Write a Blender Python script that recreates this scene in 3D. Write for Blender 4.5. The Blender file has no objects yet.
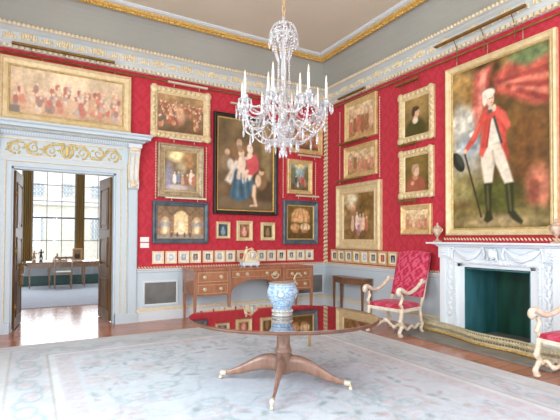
import bpy, math, random
import numpy as np
from mathutils import Vector, Matrix, noise as mnoise

S = bpy.context.scene
COL = S.collection
PI = math.pi
random.seed(7)

# ------------------------------------------------------------------ camera, world, lights, exposure
CAM = Vector((-5.549, -7.581, 1.42))
yaw, pit, rol, foc, cyp = 0.525866, 0.0197139, 0.00418029, 433.025, 229.723
fw = Vector((math.sin(yaw) * math.cos(pit), math.cos(yaw) * math.cos(pit), math.sin(pit)))
rt = Vector((math.cos(yaw), -math.sin(yaw), 0))
up = rt.cross(fw)
r2 = rt * math.cos(rol) + up * math.sin(rol)
u2 = -rt * math.sin(rol) + up * math.cos(rol)
cd = bpy.data.cameras.new('camera')
cam = bpy.data.objects.new('camera', cd)
COL.objects.link(cam)
cd.sensor_fit = 'HORIZONTAL'
cd.sensor_width = 36
cd.lens = foc / 560 * 36
cd.shift_y = (cyp - 210) / 560
cd.clip_start = 0.05
cam.matrix_world = Matrix(((r2.x, u2.x, -fw.x, CAM.x), (r2.y, u2.y, -fw.y, CAM.y), (r2.z, u2.z, -fw.z, CAM.z), (0, 0, 0, 1)))
S.camera = cam

w = bpy.data.worlds.new('world')
S.world = w
w.use_nodes = True
w.node_tree.nodes['Background'].inputs[0].default_value = (0.86, 0.93, 1.0, 1)
w.node_tree.nodes['Background'].inputs[1].default_value = 4.5


def area(name, loc, rot, sx, sy, power, col):
    l = bpy.data.lights.new(name, 'AREA')
    l.shape = 'RECTANGLE'
    l.size, l.size_y, l.energy, l.color = sx, sy, power, col
    o = bpy.data.objects.new(name, l)
    o.location, o.rotation_euler = loc, rot
    COL.objects.link(o)
    return o


DAY = (0.93, 0.975, 1.0)
for wx in (-5.6, -3.5, -1.4):       # daylight in the three tall windows of the wall behind
    area('window_daylight', (wx, -9.93, 2.3), (PI / 2, 0, 0), 1.4, 3.0, 105, DAY)
for wy in (-7.6, -4.2):             # two unseen left-wall windows, added to light the right wall
    area('window_daylight', (-7.43, wy, 2.3), (PI / 2, 0, -PI / 2), 1.3, 3.0, 270, DAY)
area('far_room_daylight', (-5.0, 6.75, 2.0), (-PI / 2, 0, 0), 4.5, 2.6, 225, (0.88, 0.94, 1.0))

vs = S.view_settings
vs.view_transform = 'Standard'
vs.look = 'None'
vs.gamma = 1
vs.use_curve_mapping = False
vs.exposure = -0.68


# ------------------------------------------------------------------ mesh helpers
class MB:
    def __init__(s):
        s.v, s.f, s.sm = [], [], []

    def add(s, vs_, fs, smooth=False):
        o = len(s.v)
        s.v += [tuple(p) for p in vs_]
        s.f += [tuple(i + o for i in f) for f in fs]
        s.sm += [smooth] * len(fs)

    def box(s, x0, x1, y0, y1, z0, z1):
        s.add([(x0, y0, z0), (x1, y0, z0), (x1, y1, z0), (x0, y1, z0), (x0, y0, z1), (x1, y0, z1), (x1, y1, z1), (x0, y1, z1)],
              [(0, 3, 2, 1), (4, 5, 6, 7), (0, 1, 5, 4), (1, 2, 6, 5), (2, 3, 7, 6), (3, 0, 4, 7)])

    def taper(s, cx, cy, z0, z1, a0, a1, b0=None, b1=None):
        b0 = a0 if b0 is None else b0
        b1 = a1 if b1 is None else b1
        s.add([(cx - a0, cy - b0, z0), (cx + a0, cy - b0, z0), (cx + a0, cy + b0, z0), (cx - a0, cy + b0, z0),
               (cx - a1, cy - b1, z1), (cx + a1, cy - b1, z1), (cx + a1, cy + b1, z1), (cx - a1, cy + b1, z1)],
              [(0, 3, 2, 1), (4, 5, 6, 7), (0, 1, 5, 4), (1, 2, 6, 5), (2, 3, 7, 6), (3, 0, 4, 7)])

    def tube(s, pts, rad, n=8, flat=1.0):
        pts = [Vector(p) for p in pts]
        m = len(pts)
        if not hasattr(rad, '__len__'):
            rad = [rad] * m
        T = [(pts[min(i + 1, m - 1)] - pts[max(i - 1, 0)]).normalized() for i in range(m)]
        ref = Vector((0, 0, 1)) if abs(T[0].z) < 0.9 else Vector((1, 0, 0))
        nrm = (ref - T[0] * ref.dot(T[0])).normalized()
        vs_, fs = [], []
        for i in range(m):
            nrm = (nrm - T[i] * nrm.dot(T[i])).normalized()
            b = T[i].cross(nrm)
            for k in range(n):
                a = 2 * PI * k / n
                vs_.append(pts[i] + nrm * (rad[i] * math.cos(a)) + b * (rad[i] * flat * math.sin(a)))
        for i in range(m - 1):
            for k in range(n):
                fs.append((i * n + k, i * n + (k + 1) % n, (i + 1) * n + (k + 1) % n, (i + 1) * n + k))
        fs.append(tuple(range(n - 1, -1, -1)))
        fs.append(tuple(range((m - 1) * n, m * n)))
        s.add(vs_, fs, True)

    def lathe(s, prof, c=(0, 0, 0), n=20, sx=1, sy=1):
        vs_, fs = [], []
        for r, z in prof:
            for k in range(n):
                a = 2 * PI * k / n
                vs_.append((c[0] + r * sx * math.cos(a), c[1] + r * sy * math.sin(a), c[2] + z))
        m = len(prof)
        for i in range(m - 1):
            for k in range(n):
                fs.append((i * n + k, i * n + (k + 1) % n, (i + 1) * n + (k + 1) % n, (i + 1) * n + k))
        if prof[0][0] > 1e-4:
            fs.append(tuple(range(n - 1, -1, -1)))
        if prof[-1][0] > 1e-4:
            fs.append(tuple(range((m - 1) * n, m * n)))
        s.add(vs_, fs, True)

    def ball(s, c, r, nu=8, nv=5, M=None):
        if not hasattr(r, '__len__'):
            r = (r, r, r)
        c = Vector(c)
        vs_, fs = [Vector((0, 0, -r[2]))], []
        for j in range(1, nv):
            t = -PI / 2 + PI * j / nv
            for k in range(nu):
                a = 2 * PI * k / nu
                vs_.append(Vector((r[0] * math.cos(t) * math.cos(a), r[1] * math.cos(t) * math.sin(a), r[2] * math.sin(t))))
        vs_.append(Vector((0, 0, r[2])))
        for k in range(nu):
            fs.append((0, 1 + (k + 1) % nu, 1 + k))
            fs.append((len(vs_) - 1, 1 + (nv - 2) * nu + k, 1 + (nv - 2) * nu + (k + 1) % nu))
            for j in range(nv - 2):
                fs.append((1 + j * nu + k, 1 + j * nu + (k + 1) % nu, 1 + (j + 1) * nu + (k + 1) % nu, 1 + (j + 1) * nu + k))
        if M is not None:
            vs_ = [M @ p for p in vs_]
        s.add([p + c for p in vs_], fs, True)

    def prism(s, poly, fn, d0, d1, smooth=False):
        n = len(poly)
        s.add([fn(a, b, d0) for a, b in poly] + [fn(a, b, d1) for a, b in poly],
              [tuple(range(n - 1, -1, -1)), tuple(range(n, 2 * n))] + [(i, (i + 1) % n, n + (i + 1) % n, n + i) for i in range(n)], smooth)

    def run(s, stations, closed=True):
        """stations: list of lists of points (same length profile) joined by quads"""
        n = len(stations[0])
        vs_ = [p for st in stations for p in st]
        fs = []
        for i in range(len(stations) - 1):
            for k in range(n if closed else n - 1):
                k2 = (k + 1) % n
                fs.append((i * n + k, i * n + k2, (i + 1) * n + k2, (i + 1) * n + k))
        if closed:
            fs.append(tuple(range(n - 1, -1, -1)))
            fs.append(tuple(range((len(stations) - 1) * n, len(stations) * n)))
        s.add(vs_, fs)

    def frame(s, w_, h_, prof, z0=0.0):
        """mitred picture frame in the XZ plane facing -Y; prof = (inset, forward) outer to inner"""
        vs_, fs = [], []
        for i, d in prof:
            vs_ += [(-w_ / 2 + i, -d, z0 + i), (w_ / 2 - i, -d, z0 + i), (w_ / 2 - i, -d, z0 + h_ - i), (-w_ / 2 + i, -d, z0 + h_ - i)]
        for k in range(len(prof) - 1):
            for q in range(4):
                a, b = k * 4 + q, k * 4 + (q + 1) % 4
                fs.append((a, b, b + 4, a + 4))
        s.add(vs_, fs)

    def build(s, name, mat, parent=None, bevel=0, loc=None):
        me = bpy.data.meshes.new(name)
        me.from_pydata(s.v, [], s.f)
        me.polygons.foreach_set('use_smooth', s.sm)
        me.validate()
        import bmesh
        bm = bmesh.new()
        bm.from_mesh(me)
        bmesh.ops.recalc_face_normals(bm, faces=bm.faces)
        bm.to_mesh(me)
        bm.free()
        if mat:
            me.materials.append(mat)
        o = bpy.data.objects.new(name, me)
        COL.objects.link(o)
        if parent:
            o.parent = parent
        if loc:
            o.location = loc
        if bevel:
            b = o.modifiers.new('bevel', 'BEVEL')
            b.width, b.segments, b.limit_method = bevel, 2, 'ANGLE'
        return o


def tag(o, label, cat, group=None, kind=None):
    o['label'] = label
    o['category'] = cat
    if group:
        o['group'] = group
    if kind:
        o['kind'] = kind
    return o


def thing(name, label, cat, loc=(0, 0, 0), rz=0.0, group=None):
    o = bpy.data.objects.new(name, None)
    COL.objects.link(o)
    o.empty_display_size = 0.1
    o.location = loc
    o.rotation_euler = (0, 0, rz)
    return tag(o, label, cat, group)


def struct(name, mb, mat, parent=None, label=None, bevel=0):
    o = mb.build(name, mat, parent, bevel)
    if parent is None:
        o['kind'] = 'structure'
        o['label'] = label or name.replace('_', ' ')
        o['category'] = name.split('_')[0]
    return o


def copy_tree(o, parent=None):
    c = o.copy()
    COL.objects.link(c)
    if parent:
        c.parent = parent
    for ch in list(o.children):
        copy_tree(ch, c)
    return c


def curve(pts, n=6):
    """Catmull-Rom through points"""
    P = [Vector(p) for p in pts]
    P = [P[0] * 2 - P[1]] + P + [P[-1] * 2 - P[-2]]
    out = []
    for i in range(1, len(P) - 2):
        for k in range(n):
            t = k / n
            a, b, c, d = P[i - 1], P[i], P[i + 1], P[i + 2]
            out.append(0.5 * ((2 * b) + (c - a) * t + (2 * a - 5 * b + 4 * c - d) * t * t + (3 * b - a - 3 * c + d) * t ** 3))
    out.append(P[-2])
    return out


# ------------------------------------------------------------------ materials
def lin(c):
    return tuple(((x / 255) / 12.92 if x <= 10 else (((x / 255) + 0.055) / 1.055) ** 2.4) for x in c)


def mat(name, c, rough=0.5, metal=0.0, c2=None, scale=8.0, bump=0.0, bscale=60.0, stretch=(1, 1, 1), trans=0.0, coat=0.0, spec=0.5, vor=False):
    m = bpy.data.materials.new(name)
    m.use_nodes = True
    nt = m.node_tree
    b = nt.nodes['Principled BSDF']
    b.inputs['Roughness'].default_value = rough
    b.inputs['Metallic'].default_value = metal
    b.inputs['Transmission Weight'].default_value = trans
    b.inputs['Coat Weight'].default_value = coat
    b.inputs['Specular IOR Level'].default_value = spec
    tc = nt.nodes.new('ShaderNodeTexCoord')
    mp = nt.nodes.new('ShaderNodeMapping')
    mp.inputs['Scale'].default_value = stretch
    nt.links.new(tc.outputs['Object'], mp.inputs[0])
    nz = nt.nodes.new('ShaderNodeTexNoise')
    nz.inputs['Scale'].default_value = scale
    nz.inputs['Detail'].default_value = 5
    nt.links.new(mp.outputs[0], nz.inputs['Vector'])
    rp = nt.nodes.new('ShaderNodeValToRGB')
    rp.color_ramp.elements[0].position = 0.32
    rp.color_ramp.elements[1].position = 0.68
    c2 = c2 or tuple(x * 0.93 for x in c)
    rp.color_ramp.elements[0].color = (*lin(c2), 1)
    rp.color_ramp.elements[1].color = (*lin(c), 1)
    nt.links.new(nz.outputs[0], rp.inputs[0])
    nt.links.new(rp.outputs[0], b.inputs['Base Color'])
    if bump:
        if vor:
            bz = nt.nodes.new('ShaderNodeTexVoronoi')
            so = bz.outputs['Distance']
        else:
            bz = nt.nodes.new('ShaderNodeTexNoise')
            so = bz.outputs[0]
        bz.inputs['Scale'].default_value = bscale
        nt.links.new(mp.outputs[0], bz.inputs['Vector'])
        bp = nt.nodes.new('ShaderNodeBump')
        bp.inputs['Strength'].default_value = bump
        bp.inputs['Distance'].default_value = 0.02
        nt.links.new(so, bp.inputs['Height'])
        nt.links.new(bp.outputs[0], b.inputs['Normal'])
    return m


def N(nt, kind, **kw):
    n = nt.nodes.new(kind)
    for k, v in kw.items():
        setattr(n, k, v)
    return n


def math_node(nt, op, a, b=None):
    n = nt.nodes.new('ShaderNodeMath')
    n.operation = op
    for i, q in enumerate((a, b)):
        if q is None:
            continue
        if isinstance(q, (int, float)):
            n.inputs[i].default_value = q
        else:
            nt.links.new(q, n.inputs[i])
    return n.outputs[0]


def damask(name, c1, c2, pu, pv, rough=0.75, sharp=0.25):
    """ogee-lattice woven pattern from object coordinates"""
    m = bpy.data.materials.new(name)
    m.use_nodes = True
    nt = m.node_tree
    b = nt.nodes['Principled BSDF']
    b.inputs['Roughness'].default_value = rough
    b.inputs['Specular IOR Level'].default_value = 0.3
    b.inputs['Sheen Weight'].default_value = 0.15
    tc = N(nt, 'ShaderNodeTexCoord')
    sp = N(nt, 'ShaderNodeSeparateXYZ')
    nt.links.new(tc.outputs['Object'], sp.inputs[0])
    u = math_node(nt, 'MULTIPLY', math_node(nt, 'SUBTRACT', sp.outputs[0], sp.outputs[1]), 2 * PI / pu)
    v = math_node(nt, 'MULTIPLY', sp.outputs[2], 2 * PI / pv)
    ogee = math_node(nt, 'ADD', math_node(nt, 'COSINE', u), math_node(nt, 'COSINE', v))
    pet = math_node(nt, 'MULTIPLY', math_node(nt, 'COSINE', math_node(nt, 'MULTIPLY', u, 3.0)), math_node(nt, 'SINE', math_node(nt, 'MULTIPLY', v, 4.0)))
    nz = N(nt, 'ShaderNodeTexNoise')
    nz.inputs['Scale'].default_value = 9 / pu * 0.5
    nt.links.new(tc.outputs['Object'], nz.inputs['Vector'])
    pat = math_node(nt, 'ADD', math_node(nt, 'ADD', math_node(nt, 'MULTIPLY', math_node(nt, 'SINE', math_node(nt, 'MULTIPLY', ogee, 3.0)), 0.6), math_node(nt, 'MULTIPLY', pet, 0.5)),
                    math_node(nt, 'MULTIPLY', math_node(nt, 'SUBTRACT', nz.outputs[0], 0.5), 2.2))
    mr = N(nt, 'ShaderNodeMapRange')
    mr.interpolation_type = 'SMOOTHSTEP'
    mr.inputs[1].default_value, mr.inputs[2].default_value = -sharp, sharp
    nt.links.new(pat, mr.inputs[0])
    mx = N(nt, 'ShaderNodeMix', data_type='RGBA')
    mx.inputs[6].default_value = (*lin(c1), 1)
    mx.inputs[7].default_value = (*lin(c2), 1)
    nt.links.new(mr.outputs[0], mx.inputs[0])
    nt.links.new(mx.outputs[2], b.inputs['Base Color'])
    return m


def planks(name, c1, c2, width, rough):
    m = bpy.data.materials.new(name)
    m.use_nodes = True
    nt = m.node_tree
    b = nt.nodes['Principled BSDF']
    b.inputs['Roughness'].default_value = rough
    tc = N(nt, 'ShaderNodeTexCoord')
    br = N(nt, 'ShaderNodeTexBrick')
    br.inputs['Color1'].default_value = (*lin(c1), 1)
    br.inputs['Color2'].default_value = (*lin(c2), 1)
    br.inputs['Mortar'].default_value = (*lin(tuple(x * 0.45 for x in c1)), 1)
    br.inputs['Scale'].default_value = 1
    br.inputs['Mortar Size'].default_value = 0.003
    br.inputs['Brick Width'].default_value = 2.4
    br.inputs['Row Height'].default_value = width
    nt.links.new(tc.outputs['Object'], br.inputs['Vector'])
    mp = N(nt, 'ShaderNodeMapping')
    mp.inputs['Scale'].default_value = (1.5, 22, 1)
    nt.links.new(tc.outputs['Object'], mp.inputs[0])
    nz = N(nt, 'ShaderNodeTexNoise')
    nz.inputs['Scale'].default_value = 2.0
    nz.inputs['Detail'].default_value = 6
    nt.links.new(mp.outputs[0], nz.inputs['Vector'])
    mx = N(nt, 'ShaderNodeMix', data_type='RGBA', blend_type='OVERLAY')
    mx.inputs[0].default_value = 0.45
    nt.links.new(br.outputs[0], mx.inputs[6])
    nt.links.new(nz.outputs[0], mx.inputs[7])
    nt.links.new(mx.outputs[2], b.inputs['Base Color'])
    return m


def vcol(name, rough=0.6, bump=0.0, bscale=200, spec=0.4):
    m = bpy.data.materials.new(name)
    m.use_nodes = True
    nt = m.node_tree
    b = nt.nodes['Principled BSDF']
    b.inputs['Roughness'].default_value = rough
    b.inputs['Specular IOR Level'].default_value = spec
    a = N(nt, 'ShaderNodeVertexColor', layer_name='paint')
    tc = N(nt, 'ShaderNodeTexCoord')
    nz = N(nt, 'ShaderNodeTexNoise')
    nz.inputs['Scale'].default_value = bscale * 0.4
    nt.links.new(tc.outputs['Object'], nz.inputs['Vector'])
    mx = N(nt, 'ShaderNodeMix', data_type='RGBA', blend_type='OVERLAY')
    mx.inputs[0].default_value = 0.18
    nt.links.new(a.outputs[0], mx.inputs[6])
    nt.links.new(nz.outputs[0], mx.inputs[7])
    nt.links.new(mx.outputs[2], b.inputs['Base Color'])
    if bump:
        bp = N(nt, 'ShaderNodeBump')
        bp.inputs['Strength'].default_value = bump
        bp.inputs['Distance'].default_value = 0.004
        nt.links.new(nz.outputs[0], bp.inputs['Height'])
        nt.links.new(bp.outputs[0], b.inputs['Normal'])
    return m


M = {}
M['wall'] = damask('red_damask_wall', (194, 53, 68), (185, 46, 61), 0.30, 0.44)
M['gold'] = mat('carved_gilt', (230, 204, 152), 0.45, 0.25, (208, 172, 112), 14, 0.25, 38, vor=True)
M['gold_pale'] = mat('pale_gilt', (234, 216, 176), 0.5, 0.15, (218, 192, 142), 12, 0.2, 45, vor=True)
M['gold_dark'] = mat('dark_bronze_gilt', (178, 142, 84), 0.42, 0.4, (140, 104, 55), 14, 0.3, 60)
M['gold_bright'] = mat('bright_gilt', (234, 198, 116), 0.4, 0.3, (196, 148, 66), 30, 0.6, 30, vor=True)
M['gold_cream'] = mat('cream_gilding', (238, 224, 194), 0.5, 0.05, (224, 202, 158), 20, 0.3, 60)
M['silver_frame'] = mat('silvered_frame', (196, 180, 150), 0.4, 0.3, (160, 140, 108), 16, 0.2, 60)
M['blue_frame'] = mat('blue_grey_frame', (96, 112, 120), 0.4, 0.1, (70, 82, 92), 9, 0.1, 60)
M['black_frame'] = mat('ebonised_frame', (58, 54, 50), 0.35, 0.0, (38, 34, 32), 9)
M['slip'] = mat('gilt_slip', (214, 190, 132), 0.4, 0.3, (180, 150, 92), 20)
M['scroll'] = mat('soft_yellow_gilding', (224, 202, 136), 0.5, 0.1, (206, 178, 104), 20)
M['brass'] = mat('brass', (196, 168, 104), 0.3, 0.8, (160, 128, 70), 20)
M['brass_dull'] = mat('dull_brass', (150, 118, 60), 0.45, 0.4, (122, 92, 44), 12)
M['white_metal'] = mat('cream_metal', (232, 220, 196), 0.35, 0.2)
M['paint_blue'] = mat('blue_white_paint', (198, 211, 219), 0.5, 0, (192, 206, 214), 2.0)
M['paint_white'] = mat('off_white_paint', (216, 224, 229), 0.5, 0, (210, 218, 223), 2.0)
M['cove'] = mat('grey_cove_plaster', (164, 164, 156), 0.8, 0, (158, 158, 150), 1.2)
M['ceil'] = mat('stone_ceiling_plaster', (212, 205, 186), 0.85, 0, (206, 199, 180), 1.0)
M['stone'] = mat('grey_white_cornice_paint', (200, 206, 206), 0.6, 0, (194, 200, 200), 2.0)
M['marble'] = mat('white_marble', (230, 236, 241), 0.35, 0, (218, 226, 233), 3.0, stretch=(1, 1, 0.4))
M['slate'] = mat('dark_green_firebox', (74, 132, 146), 0.3, 0, (34, 96, 92), 5, 0.15, 20, stretch=(1, 1, 0.25))
M['soot'] = mat('sooty_dark_green_slate', (30, 78, 62), 0.35, 0, (12, 42, 32), 5, stretch=(1, 1, 0.25))  # darker green than the cheek slate, for the fireback only
M['hearth'] = mat('grey_stone_hearth', (140, 138, 132), 0.4, 0, (122, 120, 116), 5)
M['floor'] = planks('polished_boards', (190, 130, 104), (174, 112, 86), 0.16, 0.17)
M['mahog'] = mat('mahogany', (172, 116, 84), 0.22, 0, (146, 92, 64), 5, stretch=(6, 1, 1), coat=0.3)
M['mahog_v'] = mat('mahogany_upright_grain', (172, 122, 94), 0.28, 0, (146, 98, 74), 6, stretch=(4, 4, 0.5), coat=0.2)
M['door'] = mat('dark_polished_door', (124, 92, 50), 0.4, 0, (92, 62, 32), 5, stretch=(4, 4, 0.5), coat=0.0, spec=0.2)
M['table'] = mat('mirror_polished_mahogany', (84, 40, 24), 0.035, 0, (60, 26, 14), 4, stretch=(1, 5, 1), coat=1.0, spec=1.0)
M['table'].node_tree.nodes['Principled BSDF'].inputs['Coat IOR'].default_value = 3.4
M['table'].node_tree.nodes['Principled BSDF'].inputs['IOR'].default_value = 1.9
M['tleg'] = mat('faded_mahogany', (160, 126, 108), 0.3, 0, (136, 102, 86), 7, stretch=(3, 3, 1))
M['inlay'] = mat('pale_wood_inlay', (206, 170, 120), 0.35)
M['glass'] = mat('cut_crystal', (250, 251, 253), 0.03, 0, (246, 248, 251), 4, trans=0.74)
M['candle'] = mat('white_candle', (244, 242, 238), 0.5)
M['tip'] = mat('cream_flame_bulb', (234, 224, 206), 0.3)
M['velvet'] = damask('crimson_damask_upholstery', (176, 30, 62), (206, 84, 112), 0.22, 0.30, 0.6, 0.6)
M['chairgilt'] = mat('cream_carved_gilt_wood', (238, 226, 208), 0.45, 0.0, (216, 196, 166), 14, 0.3, 50)
M['canvas'] = vcol('painted_canvas', 0.45, 0.0)
M['carpet'] = vcol('woven_wool_carpet', 0.95, 0.5, 160, 0.1)
M['grille'] = mat('grey_mesh_grille', (150, 152, 150), 0.6, 0.2, (118, 120, 118), 3, 0.8, 220)
M['china'] = vcol('blue_white_porcelain', 0.12, 0.0)
M['urn'] = mat('veined_stone_urn', (214, 192, 172), 0.35, 0, (170, 140, 120), 22)
M['dial'] = mat('white_enamel_dial', (246, 246, 244), 0.2)
M['black'] = mat('black_iron', (24, 24, 26), 0.4)
M['farwall'] = mat('far_white_wall', (214, 216, 220), 0.7)
M['farcarpet'] = mat('grey_blue_carpet', (206, 212, 218), 0.95, 0, (192, 199, 208), 18, 0.2, 90)
M['curtain'] = mat('olive_gold_silk', (168, 138, 76), 0.5, 0, (140, 110, 56), 5, stretch=(6, 6, 0.3))
M['winframe'] = mat('grey_white_sash', (150, 156, 168), 0.5)
M['facade'] = mat('pale_stone_facade', (236, 226, 216), 0.9, 0, (228, 216, 204), 0.7)
M['facade_trim'] = mat('white_stone_trim', (236, 232, 226), 0.9)
M['paneglass'] = mat('grey_reflecting_pane', (182, 196, 212), 0.1)
M['clear'] = mat('clear_window_pane', (250, 252, 255), 0.0, trans=1.0)
M['ground'] = mat('grass_ground', (150, 164, 120), 0.95, 0, (130, 146, 100), 3)
M['fender'] = mat('pale_pierced_brass', (216, 204, 170), 0.45, 0.15, (188, 174, 136), 20)
M['handle'] = mat('pale_silvered_brass', (218, 204, 176), 0.35, 0.3, (196, 178, 144), 30)
M['rim'] = mat('dark_table_edge', (112, 76, 56), 0.5, 0, (88, 56, 40), 12)
M['greenwood'] = mat('dark_green_paint', (84, 124, 116), 0.4)
M['desk'] = mat('pale_worn_mahogany', (186, 160, 132), 0.2, 0, (156, 126, 98), 6, stretch=(1, 4, 4), coat=0.4)
M['bronze'] = mat('dark_bronze', (78, 62, 48), 0.35, 0.5)
M['terra'] = mat('buff_terracotta', (206, 170, 126), 0.6)
M['jarfoot'] = mat('grey_silvered_mount', (190, 190, 184), 0.35, 0.3, (150, 150, 146), 40)
M['plastic'] = mat('white_switch_plate', (240, 238, 234), 0.3)
M['cord'] = mat('pink_gilt_bead_chain', (232, 178, 160), 0.45, 0.1)
M['mount'] = mat('cream_mount', (238, 232, 214), 0.7)


# ------------------------------------------------------------------ painting engine (colour attribute on a fine grid)
def vnoise(u, v, seed):
    r = np.random.RandomState(seed).rand(64, 64)
    i, j = np.floor(u).astype(int), np.floor(v).astype(int)
    a, b = u - i, v - j
    a, b = a * a * (3 - 2 * a), b * b * (3 - 2 * b)
    g = lambda p, q: r[p % 64, q % 64]
    return (g(i, j) * (1 - a) + g(i + 1, j) * a) * (1 - b) + (g(i, j + 1) * (1 - a) + g(i + 1, j + 1) * a) * b


class Paint:
    def __init__(s, w_, h_, res):
        s.w, s.h, s.gam = w_, h_, 0.85
        s.nx, s.ny = max(8, int(w_ / res)), max(8, int(h_ / res))
        s.X, s.Y = np.meshgrid(np.linspace(0, 1, s.nx + 1), np.linspace(0, 1, s.ny + 1))
        s.C = np.zeros(s.X.shape + (3,))

    def mix(s, a, col):
        s.C = s.C * (1 - a[..., None]) + np.array(col, float) * a[..., None]

    def grad(s, bot, top):
        s.C = np.array(bot, float) * (1 - s.Y[..., None]) + np.array(top, float) * s.Y[..., None]

    def ell(s, cx, cy, rx, ry, col, soft=0.25, rot=0, a=1.0):
        asp = s.w / s.h
        dx, dy = (s.X - cx) * asp, s.Y - cy
        c_, n_ = math.cos(rot), math.sin(rot)
        p, q = (dx * c_ + dy * n_) / (rx * asp), (-dx * n_ + dy * c_) / ry
        d = np.sqrt(p * p + q * q)
        s.mix(np.clip((1 + soft / 2 - d) / max(soft, 1e-3), 0, 1) * a, col)

    def poly(s, pts, col, soft=0.015, a=1.0):
        asp = s.w / s.h
        x, y = s.X * asp, s.Y
        ins = np.zeros(x.shape, bool)
        dm = np.full(x.shape, 9.0)
        P_ = [(p * asp, q) for p, q in pts]
        for (x0, y0), (x1, y1) in zip(P_, P_[1:] + P_[:1]):
            if y1 != y0:
                c_ = ((y0 > y) != (y1 > y)) & (x < (x1 - x0) * (y - y0) / (y1 - y0) + x0)
                ins ^= c_
            ex, ey = x1 - x0, y1 - y0
            t = np.clip(((x - x0) * ex + (y - y0) * ey) / (ex * ex + ey * ey + 1e-12), 0, 1)
            dm = np.minimum(dm, np.hypot(x - x0 - t * ex, y - y0 - t * ey))
        sd = np.where(ins, dm, -dm)
        s.mix(np.clip(0.5 + sd / soft, 0, 1) * a, col)

    def line(s, x0, y0, x1, y1, wd, col, a=1.0):
        asp = s.w / s.h
        ex, ey = (x1 - x0) * asp, y1 - y0
        px, py = (s.X - x0) * asp, s.Y - y0
        t = np.clip((px * ex + py * ey) / (ex * ex + ey * ey + 1e-12), 0, 1)
        d = np.hypot(px - t * ex, py - t * ey)
        s.mix(np.clip(1.5 - d / wd, 0, 1) * a, col)

    def noise(s, amp, sc, seed):
        asp = s.w / s.h
        n = vnoise(s.X * asp * sc, s.Y * sc, seed) * 0.6 + vnoise(s.X * asp * sc * 2.3 + 7, s.Y * sc * 2.3, seed + 1) * 0.4
        s.C = np.clip(s.C * (1 + amp * 2 * (n[..., None] - 0.5)), 0, 255)

    def fig(s, cx, by, h, coat, skin=(226, 190, 160), legs=None, lean=0.0):
        asp = s.w / s.h
        k = h / asp
        s.ell(cx, by + h * 0.28, 0.17 * k, 0.30 * h, legs or coat, 0.4)
        s.ell(cx + lean * h * 0.3, by + h * 0.60, 0.15 * k, 0.23 * h, coat, 0.4)
        s.ell(cx + lean * h * 0.6, by + h * 0.90, 0.075 * k, 0.10 * h, skin, 0.4)

    def mesh(s, name, matr, parent, y=-0.01, z0=0.0):
        n = s.X.size
        co = np.stack([(s.X - 0.5) * s.w, np.full(s.X.shape, y), s.Y * s.h + z0], -1).reshape(-1, 3)
        nx = s.nx + 1
        q = np.arange(s.nx)[None, :] + np.arange(s.ny)[:, None] * nx
        F = np.stack([q, q + 1, q + 1 + nx, q + nx], -1).reshape(-1, 4)
        me = bpy.data.meshes.new(name)
        me.from_pydata(co.tolist(), [], F.tolist())
        set_paint(me, 255 * (np.clip(s.C.reshape(-1, 3), 0, 255) / 255) ** s.gam)
        me.materials.append(matr)
        o = bpy.data.objects.new(name, me)
        COL.objects.link(o)
        o.parent = parent
        return o


def set_paint(me, C255):
    c = np.clip(C255, 0, 255) / 255
    l = np.where(c <= 0.04045, c / 12.92, ((c + 0.055) / 1.055) ** 2.4)
    at = me.color_attributes.new('paint', 'FLOAT_COLOR', 'POINT')
    at.data.foreach_set('color', np.concatenate([l, np.ones((len(l), 1))], 1).ravel())


# ------------------------------------------------------------------ SETTING
WD, WL, WB = 0.16, -7.5, -10.0      # door wall thickness, left wall x, rear wall y
HC = 5.08
# floor
mb = MB()
mb.box(WL, 0.35, WB, 7.0, -0.12, 0)
struct('floor', mb, M['floor'], label='polished reddish wooden floorboards')
# back wall with door opening
DX0, DX1, DH = -5.78, -4.31, 2.48
mb = MB()
mb.box(WL, DX0, 0, WD, 0, 5.2)
mb.box(DX1, 0.35, 0, WD, 0, 5.2)
mb.box(DX0, DX1, 0, WD, DH, 5.2)
struct('wall_back', mb, M['wall'], label='crimson damask wall with the white doorcase')
# right wall with fireplace opening
FY0, FY1, FH = -4.48, -3.54, 1.02
mb = MB()
mb.box(0, 0.12, FY1, 0, 0, 5.2)
mb.box(0, 0.12, WB, FY0, 0, 5.2)
mb.box(0, 0.12, FY0, FY1, FH, 5.2)
struct('wall_right', mb, M['wall'], label='crimson damask wall with the fireplace')


def win_wall(name, axis, pos, lo, hi, opens, matr):
    mb = MB()
    edges = sorted(opens)
    cur = lo

    def put(a, b, z0, z1):
        if axis == 'y':
            mb.box(a, b, pos - 0.2, pos, z0, z1)
        else:
            mb.box(pos - 0.2, pos, a, b, z0, z1)
    for a, b in edges:
        put(cur, a, 0, 5.2)
        put(a, b, 0, 0.65)
        put(a, b, 3.95, 5.2)
        cur = b
    put(cur, hi, 0, 5.2)
    struct(name, mb, matr)


win_wall('wall_rear', 'y', WB, WL, 0.12, [(c - 0.72, c + 0.72) for c in (-5.6, -3.5, -1.4)], M['paint_white'])  # unseen walls kept pale instead of damask to cut red bounce
win_wall('wall_left', 'x', WL, WB, 0.0, [(c - 0.67, c + 0.67) for c in (-7.6, -4.2)], M['paint_white'])  # openings added along with their lamps to light the right wall

# ceiling: flat bed and cove
mb = MB()
mb.box(WL, 0.12, WB, 0.05, HC + 0.02, HC + 0.14)
struct('ceiling', mb, M['ceil'], label='stone-coloured flat ceiling bed')


def ring(prof):
    """profile (off, z) swept round the four walls, mitred"""
    return [[(WL + o, -o, z) for o, z in prof], [(-o, -o, z) for o, z in prof], [(-o, WB + o, z) for o, z in prof], [(WL + o, WB + o, z) for o, z in prof], [(WL + o, -o, z) for o, z in prof]]


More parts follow.
